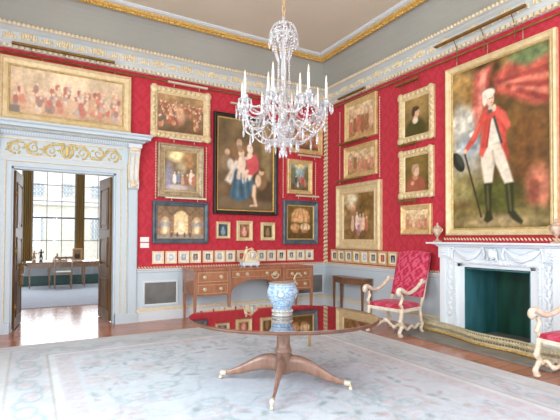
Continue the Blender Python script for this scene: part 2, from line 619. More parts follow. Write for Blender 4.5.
cv = [(0.16 + 0.24 * (1 - math.cos(t)), 4.56 + 0.50 * math.sin(t)) for t in np.linspace(0, PI / 2, 9)]
cv = [(0.0, 4.56)] + cv + [(0.40, HC + 0.03), (0.0, HC + 0.03)]
mb = MB()
mb.run(ring(cv), True)
struct('trim_1', mb, M['cove'], label='plain grey plaster cove above the cornice')
# gold leaf band round the ceiling with outer fillet
mb = MB()
mb.run(ring([(0.38, HC + 0.01), (0.38, HC - 0.045), (0.43, HC - 0.075), (0.50, HC - 0.05), (0.50, HC + 0.01)]))
for i in range(150):
    x = -0.44 - i * 0.047
    mb.ball((x, -0.44, HC - 0.06), (0.03, 0.045, 0.022), 6, 4, Matrix.Rotation(0.5 * (-1) ** i, 3, 'Z'))
for i in range(190):
    y = -0.44 - i * 0.047
    mb.ball((-0.44, y, HC - 0.06), (0.045, 0.03, 0.022), 6, 4, Matrix.Rotation(0.5 * (-1) ** i, 3, 'Z'))
struct('trim_2', mb, M['gold_bright'], label='gilded leaf moulding edging the ceiling')
mb = MB()
mb.run(ring([(0.50, HC + 0.03), (0.50, HC - 0.01), (0.56, HC - 0.012), (0.60, HC + 0.005), (0.60, HC + 0.03)]))
struct('trim_3', mb, M['paint_white'], label='white fillet inside the gilt ceiling moulding')
# cornice
mb = MB()
mb.run(ring([(0, 4.24), (0.035, 4.24), (0.045, 4.28), (0.06, 4.29), (0.06, 4.33), (0.075, 4.35), (0.075, 4.48), (0.12, 4.50), (0.15, 4.52), (0.19, 4.53), (0.19, 4.57), (0, 4.57)]))
struct('trim_4', mb, M['stone'], label='blue-grey entablature cornice')
mb = MB()
for i in range(98):
    x = -0.1 - i * 0.075
    mb.box(x - 0.042, x, -0.085, -0.03, 4.235, 4.285)
for i in range(130):
    y = -0.1 - i * 0.075
    mb.box(-0.085, -0.03, y - 0.042, y, 4.235, 4.285)
struct('trim_5', mb, M['gold_cream'], label='row of gilded dentils under the cornice')
mb = MB()


def frieze_motif(put, big):
    if big:
        for k in range(-3, 4):
            put(k * 0.035, 0.045 * (1 - abs(k) / 4), 0.02, 0.045)
        put(0, -0.02, 0.045, 0.022)
        put(-0.07, -0.025, 0.03, 0.018)
        put(0.07, -0.025, 0.03, 0.018)
    else:
        for k in range(-2, 3):
            put(k * 0.034, 0.02 * math.cos(k * 1.5), 0.02, 0.04)
        put(0, -0.02, 0.07, 0.014)


for i in range(30):
    cx = -0.2 - i * 0.245
    frieze_motif(lambda a, b, p, q: mb.ball((cx + a, -0.078, 4.415 + b), (p, 0.014, q), 6, 4), i % 2 == 0)
for i in range(40):
    cy = -0.2 - i * 0.245
    frieze_motif(lambda a, b, p, q: mb.ball((-0.078, cy + a, 4.415 + b), (0.014, p, q), 6, 4), i % 2 == 0)
struct('trim_6', mb, M['gold_cream'], label='gilded acanthus ornaments on the cornice frieze')
mb = MB()
for i in range(120):
    mb.ball((-0.19 - i * 0.06, -0.19, 4.555), (0.031, 0.026, 0.03), 6, 4)
for i in range(160):
    mb.ball((-0.19, -0.19 - i * 0.06, 4.555), (0.026, 0.031, 0.03), 6, 4)
struct('trim_7', mb, M['gold_cream'], label='gilded egg moulding along the cornice top')
# picture rail rods
mb = MB()
mb.tube([(WL, -0.05, 4.165), (-0.05, -0.05, 4.165), (-0.05, WB, 4.13)], 0.014, 6)
struct('trim_8', mb, M['brass_dull'], label='brass picture rail rod below the cornice')

# dado panelling (door wall right of the doorcase, then right wall to the chimneypiece, then beyond)
CX = -3.965      # doorcase right edge


def dado_run(prof, matr, name, label, bev=0):
    mb = MB()
    mb.run([[(CX, -o, z) for o, z in prof], [(-o, -o, z) for o, z in prof], [(-o, -3.12, z) for o, z in prof]])
    mb.run([[(-o, -4.9, z) for o, z in prof], [(-o, WB, z) for o, z in prof]])
    mb.run([[(WL, -o, z) for o, z in prof], [(-6.13, -o, z) for o, z in prof]])
    return struct(name, mb, matr, label=label)


dado_run([(0, 0.0), (0.03, 0.0), (0.03, 0.84), (0, 0.84)], M['paint_blue'], 'trim_9', 'pale blue-white dado panelling')
dado_run([(0, 0.82), (0.035, 0.82), (0.05, 0.84), (0.05, 0.855), (0.075, 0.868), (0.075, 0.888), (0, 0.888)], M['paint_white'], 'trim_10', 'moulded white dado rail')
dado_run([(0, 0), (0.055, 0), (0.055, 0.15), (0.04, 0.17), (0, 0.17)], M['paint_white'], 'baseboard_back', 'tall white skirting board')
dado_run([(0, 0.17), (0.05, 0.17), (0.05, 0.205), (0.035, 0.215), (0, 0.215)], M['gold_cream'], 'trim_11', 'cream gilded moulding on the skirting')


def rope(mb, p, q, pitch, ax, r=0.013, tilt=0.8, n=None):
    p, q = Vector(p), Vector(q)
    L = (q - p).length
    k = int(L / pitch)
    d = (q - p).normalized()
    for i in range(k + 1):
        c = p + d * (i * pitch)
        R = Matrix.Rotation(tilt, 3, ax)
        rr = [r * 0.95] * 3
        rr[max(range(3), key=lambda a: abs(d[a]))] = pitch * 0.62
        mb.ball(c, rr, 6, 4, R)


mb = MB()
rope(mb, (CX, -0.02, 0.905), (-0.03, -0.02, 0.905), 0.05, 'Y')
rope(mb, (-0.02, -0.03, 0.905), (-0.02, -3.1, 0.905), 0.05, 'X')
rope(mb, (-0.02, -3.1, 1.42), (-0.02, -4.95, 1.42), 0.05, 'X')
for k in (-0.05, ):
    rope(mb, (k, -0.02, 0.93), (k, -0.02, 4.22), 0.085, 'Y', 0.026, 0.6)
    rope(mb, (-0.02, k, 0.93), (-0.02, k, 4.22), 0.085, 'X', 0.026, 0.6)
struct('trim_12', mb, M['gold_cream'], label='twisted gilt rope fillet edging the red wall fabric')

# ---------------- doorcase
mb = MB()
for sx in (-1, 1):
    x = DX0 if sx < 0 else DX1
    a = lambda d0, d1: (min(x + sx * d0, x + sx * d1), max(x + sx * d0, x + sx * d1))
    mb.box(*a(0.0, 0.08), -0.035, 0.0, 0, DH + 0.0)
    mb.box(*a(0.08, 0.165), -0.055, 0.0, 0, DH + 0.085)
    mb.box(*a(0.165, 0.35), -0.04, 0.0, 0, 3.0)
    mb.box(*a(0.20, 0.33), -0.07, 0.0, 0.0, 2.22)
    mb.box(*a(0.0, 0.36), -0.08, 0.0, 0, 0.16)
mb.box(DX0 - 0.08, DX1 + 0.08, -0.035, 0, DH, DH + 0.08)
mb.box(DX0 - 0.165, DX1 + 0.165, -0.055, 0, DH + 0.08, DH + 0.165)
mb.box(DX0 - 0.34, DX1 + 0.34, -0.05, 0, DH + 0.165, 2.93)
# reveal lining
mb.box(DX0 - 0.01, DX0 + 0.025, 0.0, WD, 0, DH)
mb.box(DX1 - 0.025, DX1 + 0.01, 0.0, WD, 0, DH)
mb.box(DX0, DX1, 0.0, WD, DH - 0.03, DH + 0.01)
prof = [(0, 2.90), (0.07, 2.90), (0.08, 2.93), (0.10, 2.94), (0.10, 3.0), (0.13, 3.01), (0.16, 3.04), (0.22, 3.05), (0.22, 3.09), (0.25, 3.11), (0.25, 3.135), (0, 3.135)]
xl, xr = DX0 - 0.30, DX1 + 0.30
mb.run([[(xl - o, 0, z) for o, z in prof], [(xl - o, -o, z) for o, z in prof], [(xr + o, -o, z) for o, z in prof], [(xr + o, 0, z) for o, z in prof]])
dc = struct('trim_13', mb, M['paint_blue'], label='pale blue carved doorcase with cornice')
mb = MB()
for i in range(58):
    x = xl + 0.02 + i * 0.0355
    mb.box(x, x + 0.02, -0.125, -0.09, 2.945, 2.99)
struct('dentil_row', mb, M['paint_white'], dc)
# gilt scroll frieze
mb = MB()
cxm, zf = (DX0 + DX1) / 2, 2.765


def spiral(cx, cz, r, s0, turns, sgn, th):
    pts, rad = [], []
    for i in range(26):
        t = i / 25
        a = s0 + sgn * turns * 2 * PI * t
        rr = r * (1 - 0.85 * t)
        pts.append((cx + rr * math.cos(a), -0.058, cz + rr * math.sin(a)))
        rad.append(th * (1 - 0.5 * t))
    mb.tube(pts, rad, 6)


for sx in (-1, 1):
    for k in range(3):
        px = cxm + sx * (0.22 + k * 0.235)
        up_ = 1 if k % 2 == 0 else -1
        spiral(px, zf - up_ * 0.012, 0.085, PI / 2 * -up_, 1.4, sx * up_, 0.013)
        mb.tube(curve([(px - sx * 0.11, -0.058, zf + up_ * 0.08), (px, -0.058, zf + up_ * 0.085), (px + sx * 0.07, -0.058, zf + up_ * 0.05), (px + sx * 0.12, -0.058, zf - up_ * 0.06)]), 0.012, 6)
        for q in range(5):
            a = q * 1.3
            mb.ball((px + 0.1 * math.cos(a), -0.056, zf + 0.09 * math.sin(a)), (0.026, 0.012, 0.018), 6, 4, Matrix.Rotation(a, 3, 'Y'))
    mb.tube(curve([(cxm + sx * 0.02, -0.06, zf - 0.10), (cxm + sx * 0.08, -0.06, zf - 0.02), (cxm + sx * 0.05, -0.06, zf + 0.09), (cxm + sx * 0.12, -0.06, zf + 0.10)]), 0.02, 6)
mb.ball((cxm, -0.06, zf + 0.01), (0.035, 0.02, 0.09), 8, 6)
struct('gilt_scroll_frieze', mb, M['scroll'], dc)
mb = MB()
for sx in (-1, 1):
    x = DX0 if sx < 0 else DX1
    for d, z1 in ((0.08, DH + 0.08), (0.165, DH + 0.165)):
        xx = x + sx * d
        mb.box(xx - 0.006, xx + 0.006, -0.065, -0.04, 0.16, z1)
for d in (0.08, 0.165):
    mb.box(DX0 - d, DX1 + d, -0.065, -0.04, DH + d - 0.006, DH + d + 0.006)
mb.box(DX0 - 0.2, DX1 + 0.2, -0.075, -0.05, 2.885, 2.90)
for i in range(66):
    mb.ball((xl + i * 0.0318, -0.155, 3.02), (0.012, 0.012, 0.012), 5, 3)
struct('gilt_bead_line', mb, M['gold_cream'], dc)
for sx in (-1, 1):
    cx = (DX0 if sx < 0 else DX1) + sx * 0.265
    mb = MB()
    pr = [(0.05, 2.95), (0.225, 2.95), (0.235, 2.88), (0.215, 2.82), (0.165, 2.76), (0.12, 2.64), (0.095, 2.47), (0.105, 2.38), (0.135, 2.33), (0.12, 2.25), (0.05, 2.21)]
    mb.prism(pr, lambda a, b, d: (d, -a, b), cx - 0.085, cx + 0.085)
    mb.box(cx - 0.105, cx + 0.105, -0.25, -0.05, 2.90, 2.96)
    cs = struct('scroll_console', mb, M['paint_white'], dc)
    mb = MB()
    for k in (-0.075, 0.0, 0.075):
        mb.tube(curve([(cx + k, -0.236, 2.88), (cx + k, -0.17, 2.76), (cx + k, -0.124, 2.63), (cx + k, -0.10, 2.45), (cx + k, -0.138, 2.33)]), 0.013, 6)
    mb.ball((cx, -0.13, 2.30), (0.07, 0.03, 0.045))
    mb.ball((cx, -0.235, 2.87), (0.08, 0.02, 0.03))
    struct('gilt_leaf_edge', mb, M['gold_cream'], cs)

# door leaves


def door_leaf(name, hinge, end, label):
    h, e = Vector(hinge), Vector(end)
    L = (e - h).length
    ang = math.atan2(e.y - h.y, e.x - h.x)
    r = thing(name, label, 'door', (h.x, h.y, 0), ang)
    r['kind'] = 'structure'
    mb = MB()
    mb.box(0, L, -0.022, 0.022, 0.012, 2.445)
    mb.build('leaf', M['door'], r, 0.004)
    for z0, z1 in ((0.18, 0.72), (0.92, 1.42), (1.56, 2.28)):
        mb = MB()
        for s in (-1, 1):
            for ins, d0, d1 in ((0.0, 0.02, 0.034),):
                mb.box(0.10, L - 0.10, s * d0 if s > 0 else -d1, d1 if s > 0 else -d0, z0, z0 + 0.03)
                mb.box(0.10, L - 0.10, s * d0 if s > 0 else -d1, d1 if s > 0 else -d0, z1 - 0.03, z1)
                mb.box(0.10, 0.13, s * d0 if s > 0 else -d1, d1 if s > 0 else -d0, z0, z1)
                mb.box(L - 0.13, L - 0.10, s * d0 if s > 0 else -d1, d1 if s > 0 else -d0, z0, z1)
            mb.box(0.17, L - 0.17, 0.02 if s > 0 else -0.03, 0.03 if s > 0 else -0.02, z0 + 0.07, z1 - 0.07)
        mb.build('panel', M['door'], r, 0.004)
    mb = MB()
    for s in (-1, 1):
        mb.tube([(L - 0.06, s * 0.02, 0.98), (L - 0.06, s * 0.055, 0.98)], 0.011, 8)
        mb.ball((L - 0.06, s * 0.075, 0.98), (0.027, 0.027, 0.027), 10, 6)
        mb.box(L - 0.08, L - 0.04, s * 0.02 - 0.004, s * 0.02 + 0.004, 0.9, 1.06)
    mb.build('door_knob', M['brass'], r)
    mb = MB()
    for z in (0.35, 1.2, 2.1):
        mb.tube([(0.0, -0.03, z - 0.05), (0.0, -0.03, z + 0.05)], 0.012, 8)
    mb.build('hinge', M['brass'], r)
    return r


d1 = door_leaf('door_1', (-4.345, 0.175), (-4.43, 0.83), 'right-hand dark polished door leaf opened into the far room')
d2 = door_leaf('door_2', (-5.745, 0.175), (-5.66, 0.83), 'left-hand dark polished door leaf with a lock box')
mb = MB()
mb.box(0.44, 0.62, -0.06, -0.02, 0.82, 1.0)
mb.box(0.47, 0.59, -0.07, -0.055, 0.86, 0.96)
mb.box(0.44, 0.62, -0.055, -0.02, 0.64, 0.80)
mb.build('lock_box', M['brass_dull'], d2, 0.004)

# ---------------- far room
FYW = 6.9
FX0, FX1 = -8.0, -2.2
mb = MB()
mb.box(FX0 - 0.1, FX0, WD, FYW, 0, 4.2)
struct('wall_far_left', mb, M['farwall'])
mb = MB()
mb.box(FX1, FX1 + 0.1, WD, FYW, 0, 4.2)
struct('wall_far_right', mb, M['farwall'])
mb = MB()
mb.box(FX0, FX1, WD, FYW, 4.0, 4.15)
struct('ceiling_far', mb, M['farwall'], label='plain white ceiling of the room beyond the door')
wins = [(-7.0, -5.70), (-5.48, -4.30), (-4.11, -2.8)]
mb = MB()
cur = FX0
for a, b in wins:
    mb.box(cur, a, FYW, FYW + 0.25, 0, 4.2)
    mb.box(a, b, FYW, FYW + 0.25, 0, 0.62)
    mb.box(a, b, FYW, FYW + 0.25, 3.45, 4.2)
    cur = b
mb.box(cur, FX1, FYW, FYW + 0.25, 0, 4.2)
struct('wall_far', mb, M['farwall'], label='window wall of the room beyond the door')
for i, (a, b) in enumerate(wins):
    t = thing('window_%d' % (i + 1), 'tall sash window of the far room, %s' % ('left one', 'middle one', 'right one')[i], 'window', ((a + b) / 2, FYW + 0.12, 0.62))
    t['kind'] = 'structure'
    hw = (b - a) / 2
    H_ = 2.83
    mb = MB()
    mb.box(-hw, -hw + 0.035, -0.03, 0.03, 0, H_)
    mb.box(hw - 0.035, hw, -0.03, 0.03, 0, H_)
    mb.box(-hw, hw, -0.03, 0.03, 0, 0.05)
    mb.box(-hw, hw, -0.03, 0.03, H_ - 0.05, H_)
    mb.box(-hw, hw, -0.035, 0.035, 1.36, 1.405)
    for z in (0.70, 1.88, 2.36):
        mb.box(-hw, hw, -0.01, 0.01, z - 0.009, z + 0.009)
    for q in (-1, 1):
        mb.box(q * hw / 3 - 0.009, q * hw / 3 + 0.009, -0.01, 0.01, 0, H_)
    mb.build('sash_frame', M['winframe'], t)
    mb = MB()
    mb.box(-hw, hw, -0.003, 0.003, 0.02, H_ - 0.02)
    mb.build('pane', M['clear'], t)
mb = MB()
mb.box(FX0, FX1, FYW - 0.10, FYW, 0.02, 0.30)
mb.box(FX0, FX1, FYW - 0.06, FYW, 0.60, 0.64)
struct('baseboard_far', mb, M['greenwood'], label='dark green skirting under the far windows')
mb = MB()
mb.box(FX0, FX1, 2.36, FYW - 0.15, 0.0, 0.015)
tag(mb.build('carpet', M['farcarpet']), 'plain grey-blue carpet of the room beyond the doorway', 'carpet')


def curtain(cx, wd, label):
    mb = MB()
    n = 40
    vs_, fs = [], []
    for j in range(9):
        z = 0.65 + j * 0.36
        for i in range(n + 1):
            t = i / n
            yy = FYW - 0.10 - 0.035 * math.sin(t * 9 * PI) - 0.01 * math.sin(t * 5 + j)
            vs_.append((cx - wd / 2 + wd * t, yy, z))
    for j in range(8):
        for i in range(n):
            a = j * (n + 1) + i
            fs.append((a, a + 1, a + n + 2, a + n + 1))
    mb.add(vs_, fs, True)
    o = mb.build('curtain', M['curtain'])
    sol = o.modifiers.new('thickness', 'SOLIDIFY')
    sol.thickness = 0.012
    tag(o, label, 'curtain', 'olive curtains between the far windows')


curtain(-5.59, 0.22, 'narrow olive-gold curtain hanging left of the middle far window')
curtain(-4.205, 0.22, 'narrow olive-gold curtain hanging right of the middle far window')

# writing table
t = thing('writing_table', 'long pale-topped writing table under the windows of the far room', 'table', (-4.65, 6.3, 0.015))
mb = MB()
mb.box(-0.95, 1.05, -0.32, 0.32, 0.69, 0.725)
mb.build('tabletop', M['desk'], t, 0.006)
mb = MB()
mb.box(-0.92, 1.02, -0.28, 0.28, 0.56, 0.69)
mb.build('apron', M['desk'], t)
for x0, x1 in ((-0.88, -0.36), (0.15, 0.60)):
    mb = MB()
    mb.box(x0, x1, -0.295, -0.275, 0.58, 0.675)
    dr = mb.build('drawer', M['desk'], t, 0.003)
    mb = MB()
    for q in (0.28, 0.72):
        mb.ball((x0 + (x1 - x0) * q, -0.305, 0.63), 0.014, 8, 5)
    mb.build('knob', M['brass'], dr)
for x in (-0.86, -0.38, 0.5, 0.97):
    for y in (-0.25, 0.25):
        mb = MB()
        mb.taper(x, y, 0, 0.57, 0.014, 0.028)
        mb.build('leg', M['desk'], t)
t = thing('small_framed_picture', 'small gilt-framed dark picture standing on the far writing table', 'picture', (-4.30, 6.45, 0.742))
mb = MB()
mb.frame(0.27, 0.36, [(0, 0), (0, 0.03), (0.02, 0.035), (0.05, 0.02), (0.05, 0.0)])
mb.build('frame', M['gold'], t)
pp = Paint(0.18, 0.27, 0.02)
pp.C[:] = (150, 128, 96)
pp.ell(0.5, 0.3, 0.4, 0.35, (60, 56, 48), 0.4)
pp.ell(0.5, 0.65, 0.18, 0.14, (170, 130, 96), 0.4)
pp.mesh('canvas', M['canvas'], t, y=-0.012, z0=0.045)
t = thing('radiator', 'white slatted heating panel under the far windows', 'radiator', (-4.9, 6.79, 0.30))
mb = MB()
mb.box(-0.78, 1.08, 0.0, 0.02, 0.0, 0.28)
for k in range(30):
    mb.box(-0.75 + k * 0.06, -0.75 + k * 0.06 + 0.035, -0.02, 0.001, 0.02, 0.27)
mb.build('slatted_front', M['paint_white'], t)
mb = MB()
mb.box(-0.78, 1.08, -0.025, 0.025, 0.27, 0.29)
mb.build('top_rail', M['paint_white'], t)
# side chair in front
t = thing('side_chair', 'open-backed wooden chair at the far writing table', 'chair', (-4.72, 5.72, 0.021), PI)
cw = M['desk']
mb = MB()
mb.box(-0.22, 0.22, -0.2, 0.2, 0.40, 0.43)
mb.build('seat_rail', cw, t)
mb = MB()
mb.box(-0.21, 0.21, -0.19, 0.19, 0.43, 0.47)
mb.build('seat', M['mount'], t, 0.015)
for x in (-0.2, 0.2):
    mb = MB()
    mb.taper(x, -0.18, 0, 0.41, 0.012, 0.02)
    mb.build('leg', cw, t)
    mb = MB()
    mb.tube([(x, 0.20, 0), (x, 0.18, 0.42), (x, 0.23, 0.86)], [0.014, 0.018, 0.014], 6)
    mb.build('leg', cw, t)
mb = MB()
mb.box(-0.22, 0.22, 0.215, 0.245, 0.82, 0.88)
mb.box(-0.2, 0.2, 0.20, 0.225, 0.62, 0.65)
for k in range(5):
    mb.tube([(-0.12 + k * 0.06, 0.212, 0.63), (-0.12 + k * 0.06, 0.228, 0.84)], 0.006, 6)
mb.build('backrest', cw, t)


def figurine(name, loc, label, matr, h):
    t = thing(name, label, 'figurine', loc)
    mb = MB()
    mb.lathe([(0.05, 0), (0.055, 0.02), (0.035, 0.03), (0.035, 0.05)], n=12)
    mb.build('base', matr, t)
    mb = MB()
    mb.tube([(-0.02, 0, 0.045), (-0.022, -0.005, h * 0.3), (-0.012, 0, h * 0.52)], [0.012, 0.018, 0.026], 8)
    mb.tube([(0.025, 0, 0.045), (0.03, -0.015, h * 0.3), (0.012, 0, h * 0.52)], [0.012, 0.018, 0.026], 8)
    mb.tube([(0, 0, h * 0.48), (0.004, 0, h * 0.62), (0, 0, h * 0.78), (0.004, 0, h * 0.84), (0.004, 0, h * 0.87)], [0.034, 0.03, 0.038, 0.02, 0.012], 8)
    mb.ball((0.006, 0, h * 0.93), (0.022, 0.024, 0.028))
    mb.tube([(0.035, 0, h * 0.79), (0.07, -0.01, h * 0.70), (0.06, -0.03, h * 0.86)], [0.012, 0.010, 0.008], 6)
    mb.tube([(-0.035, 0, h * 0.79), (-0.06, 0, h * 0.66), (-0.045, -0.02, h * 0.55)], [0.012, 0.010, 0.008], 6)
    mb.build('body', matr, t)


figurine('figurine', (-5.41, 6.3, 0.74), 'buff standing statuette on the far writing table', M['terra'], 0.30)
figurine('figurine', (-5.24, 6.32, 0.74), 'dark bronze standing statuette on the far writing table', M['bronze'], 0.34)
t = thing('reclining_figure', 'buff reclining figure sculpture on the far writing table', 'sculpture', (-4.76, 6.35, 0.74))
mb = MB()
mb.box(-0.2, 0.2, -0.06, 0.06, 0, 0.035)
mb.build('plinth', M['terra'], t, 0.005)
mb = MB()
mb.tube([(0.18, 0, 0.05), (0.08, -0.02, 0.10), (0.0, 0, 0.06), (-0.06, 0, 0.09), (-0.07, 0, 0.16), (-0.07, 0, 0.18)], [0.015, 0.025, 0.035, 0.04, 0.03, 0.014], 8)
mb.ball((-0.07, 0, 0.205), (0.026, 0.026, 0.03))
mb.tube([(-0.09, 0, 0.16), (-0.15, 0, 0.1), (-0.16, 0, 0.04)], 0.013, 6)
mb.build('body', M['terra'], t)

# outside: ground and building across the court
mb = MB()
mb.box(-30, 25, 7.3, 40, -1.2, -1.0)
struct('ground', mb, M['ground'], label='grass court outside the far windows')
t = thing('building', 'pale stone building with sash windows seen through the far windows', 'building', (-4.5, 18.0, -1.0))
mb = MB()
mb.box(-9, 9, 0, 4, 0, 9)
mb.build('wall', M['facade'], t)
mb = MB()
mb.box(-9, 9, -0.12, 0, 4.1, 4.3)
mb.build('string_course', M['facade_trim'], t)
mb = MB()
mb.box(-9.3, 9.3, -0.3, 4.2, 9, 9.3)
mb.build('roof', M['facade_trim'], t)
for (x0, x1, z0, z1) in [(-0.89, -0.39, 4.56, 5.21), (0.49, 0.98, 4.62, 5.25), (-0.82, -0.40, 2.33, 3.46), (1.9, 2.35, 2.33, 3.46), (1.88, 2.4, 4.6, 5.25), (-2.3, -1.8, 4.56, 5.21), (-2.3, -1.85, 2.33, 3.46)]:
    mb = MB()
    mb.box(x0, x1, -0.02, 0.0, z0, z1)
    wn = mb.build('window', M['paneglass'], t)
    mb = MB()
    for q in range(4):
        x = x0 + (x1 - x0) * q / 3
        mb.box(x - 0.025, x + 0.025, -0.05, -0.0, z0, z1)
    nz_ = 4 if z1 - z0 > 0.9 else 3
    for q in range(nz_ + 1):
        z = z0 + (z1 - z0) * q / nz_
        mb.box(x0 - 0.03, x1 + 0.03, -0.05, -0.0, z - 0.025, z + 0.025)
    mb.build('glazing_bars', M['facade_trim'], wn)
# ------------------------------------------------------------------ CARPET (large patterned rug)
RX0, RX1, RY0, RY1 = -5.98, -1.12, -8.3, -1.02
res = 0.022
nx, ny = int((RX1 - RX0) / res), int((RY1 - RY0) / res)
gx, gy = np.meshgrid(np.linspace(RX0, RX1, nx + 1), np.linspace(RY0, RY1, ny + 1))
C3 = np.zeros(gx.shape + (3,)) + np.array((229, 231, 234.0))


def rmix(a, col):
    global C3
    C3 = C3 * (1 - a[..., None]) + np.array(col, float) * a[..., None]


dE = np.minimum(np.minimum(gx - RX0, RX1 - gx), np.minimum(gy - RY0, RY1 - gy))
horiz = np.minimum(gy - RY0, RY1 - gy) < np.minimum(gx - RX0, RX1 - gx)
along = np.where(horiz, gx - (RX0 + RX1) / 2, gy - (RY0 + RY1) / 2)
PINK, TEAL, CREAM, SAND = (226, 211, 212), (190, 205, 206), (236, 234, 232), (226, 220, 214)
band = lambda a, b, s=0.012: np.clip((dE - a) / s + 0.5, 0, 1) * np.clip((b - dE) / s + 0.5, 0, 1)
rmix(band(0, 0.26), (230, 226, 222))
rmix(band(0.10, 0.12), PINK)
rmix(band(0.27, 0.63), (227, 225, 225))
t_ = (dE - 0.45) / 0.18
serp = np.sin(along * 2 * PI / 0.75)
for off_, col, wd in ((0, TEAL, 0.16), (0.30, PINK, 0.12), (-0.30, PINK, 0.12)):
    rmix(np.clip(1.3 - np.abs(t_ - serp * 0.62 - off_) / wd, 0, 1) * band(0.27, 0.63) * 0.9, col)
ph = (along / 0.375 + 0.5) % 1 - 0.5
side = np.where(np.floor(along / 0.375 + 0.5) % 2 == 0, 1, -1)
q_ = np.hypot(ph * 0.375 / 0.13, (t_ * 0.18 - side * 0.02) / 0.085)
rmix(np.clip(1.5 - np.abs(q_ - 1) * 6, 0, 1) * band(0.27, 0.63) * 0.8, TEAL)
rmix(np.clip(1 - (q_ - 0.55) * 6, 0, 1) * band(0.27, 0.63) * 0.8, PINK)
for a in (0.255, 0.635):
    rmix(band(a, a + 0.014), (204, 200, 192))
rmix(band(0.65, 0.72), (240, 238, 236))
rmix(band(0.72, 0.90), (229, 224, 225))
rmix(np.clip(1.4 - np.abs(np.hypot(((along / 0.2) % 1 - 0.5) * 0.2, dE - 0.81) - 0.05) / 0.02, 0, 1) * band(0.73, 0.89) * 0.8, PINK)
fieldm = np.clip((dE - 0.92) / 0.03, 0, 1)
rr = random.Random(3)
cxr, cyr = (RX0 + RX1) / 2, (RY0 + RY1) / 2
mirx, miry = cxr - np.abs(gx - cxr), cyr + np.abs(gy - cyr)
for k in range(150):
    mx_, my_ = rr.uniform(RX0 + 0.9, cxr), rr.uniform(cyr, RY1 - 0.9)
    dx, dy = mirx - mx_, miry - my_
    kind = rr.random()
    col = rr.choice((PINK, TEAL, TEAL, PINK, (206, 212, 218), SAND))
    if kind < 0.25:
        a_, b_ = rr.uniform(0.09, 0.2), rr.uniform(0.06, 0.13)
        th = np.arctan2(dy, dx)
        q = np.hypot(dx / a_, dy / b_) * (1 + 0.12 * np.cos(8 * th))
        rmix(np.clip(1.5 - np.abs(q - 1) * 5, 0, 1) * fieldm * 0.65, col)
        rmix(np.clip(1.2 - q * 2.2, 0, 1) * fieldm * 0.6, rr.choice((PINK, TEAL)))
    elif kind < 0.7:
        a_, s_, r0 = rr.uniform(0.035, 0.075), rr.uniform(0.016, 0.03), rr.uniform(0, PI)
        p = dx * math.cos(r0) + dy * math.sin(r0)
        q = -dx * math.sin(r0) + dy * math.cos(r0)
        rmix(np.clip(1.5 - np.hypot(p / a_, q / s_), 0, 1) * fieldm * 0.9, tuple(x * 0.93 for x in col))
    else:
        a_, r0 = rr.uniform(0.15, 0.4), rr.uniform(0, 2 * PI)
        p = dx * math.cos(r0) + dy * math.sin(r0)
        q = -dx * math.sin(r0) + dy * math.cos(r0)
        rmix(np.clip(1.4 - np.abs(q - 0.06 * np.sin(p * 14)) / 0.014, 0, 1) * (np.abs(p) < a_) * fieldm * 0.55, col)
C3 *= np.array((0.885, 0.93, 0.965))
C3 *= (1 + 0.05 * (vnoise(gx * 6 + 50, gy * 6 + 50, 5) - 0.5) + 0.05 * (vnoise(gx * 25 + 90, gy * 25 + 200, 6) - 0.5))[..., None]
co = np.stack([gx, gy, np.full(gx.shape, 0.012)], -1).reshape(-1, 3)
q = np.arange(nx)[None, :] + np.arange(ny)[:, None] * (nx + 1)
F_ = np.stack([q, q + 1, q + nx + 2, q + nx + 1], -1).reshape(-1, 4)
me = bpy.data.meshes.new('patterned_rug')
me.from_pydata(co.tolist(), [], F_.tolist())
set_paint(me, C3.reshape(-1, 3))
me.materials.append(M['carpet'])
rug = bpy.data.objects.new('patterned_rug', me)
COL.objects.link(rug)
sol = rug.modifiers.new('thickness', 'SOLIDIFY')
sol.thickness, sol.offset = 0.011, -1
tag(rug, 'huge pale cream rug with faded pink and teal floral pattern on the boards', 'rug')

# ------------------------------------------------------------------ CHIMNEYPIECE
FC = (FY0 + FY1) / 2
mb = MB()
for ya, yb in ((FY1 - 0.012, FY1 - 0.002), (FY0 + 0.002, FY0 + 0.012)):
    mb.box(-0.149, 0.62, ya, yb, 0.024, FH)
mb.box(-0.149, 0.62, FY0 + 0.002, FY1 - 0.002, FH - 0.024, FH - 0.012)
mb.box(0.0, 0.62, FY0, FY1, 0.0, 0.004)
struct('firebox', mb, M['slate'], label='blue-green slate lining inside the fireplace')
mb = MB()
mb.box(0.59, 0.62, FY0, FY1, 0.004, FH)
mb.box(0.575, 0.592, FY0 + 0.2, FY1 - 0.2, 0.03, 0.8)
struct('fireback', mb, M['soot'], label='sooty dark green back of the fireplace')
mb = MB()
mb.box(-0.72, 0.585, FC - 1.02, FC + 1.30, 0.001, 0.022)
struct('hearth', mb, M['hearth'], label='grey stone hearth slab before the fireplace', bevel=0.004)

t = thing('chimneypiece', 'white marble carved chimneypiece with garlands and a central head', 'fireplace surround', (0, FC, 0.022), -PI / 2)
mb = MB()
for s in (-1, 1):
    X = lambda a, b: (min(s * a, s * b), max(s * a, s * b))
    mb.box(*X(0.47, 0.60), -0.15, -0.002, 0, 1.10)
    mb.box(*X(0.58, 0.62), -0.185, -0.002, 0, 1.12)
    mb.box(*X(0.62, 0.78), -0.165, -0.002, 0, 1.14)
    mb.box(*X(0.76, 0.86), -0.20, -0.002, 0, 1.14)
    mb.box(*X(0.46, 0.88), -0.205, -0.002, 0, 0.12)
mb.box(-0.60, 0.60, -0.15, -0.002, 1.0, 1.12)
mb.build('jamb', M['marble'], t, 0.006)
mb = MB()
mb.box(-0.86, 0.86, -0.17, -0.002, 1.12, 1.29)
mb.box(-0.66, 0.66, -0.19, -0.002, 1.05, 1.125)
for s in (-1, 1):
    X = lambda a, b: (min(s * a, s * b), max(s * a, s * b))
    mb.box(*X(0.66, 0.88), -0.21, -0.002, 1.12, 1.29)
    mb.box(*X(0.69, 0.85), -0.225, -0.2, 1.145, 1.265)
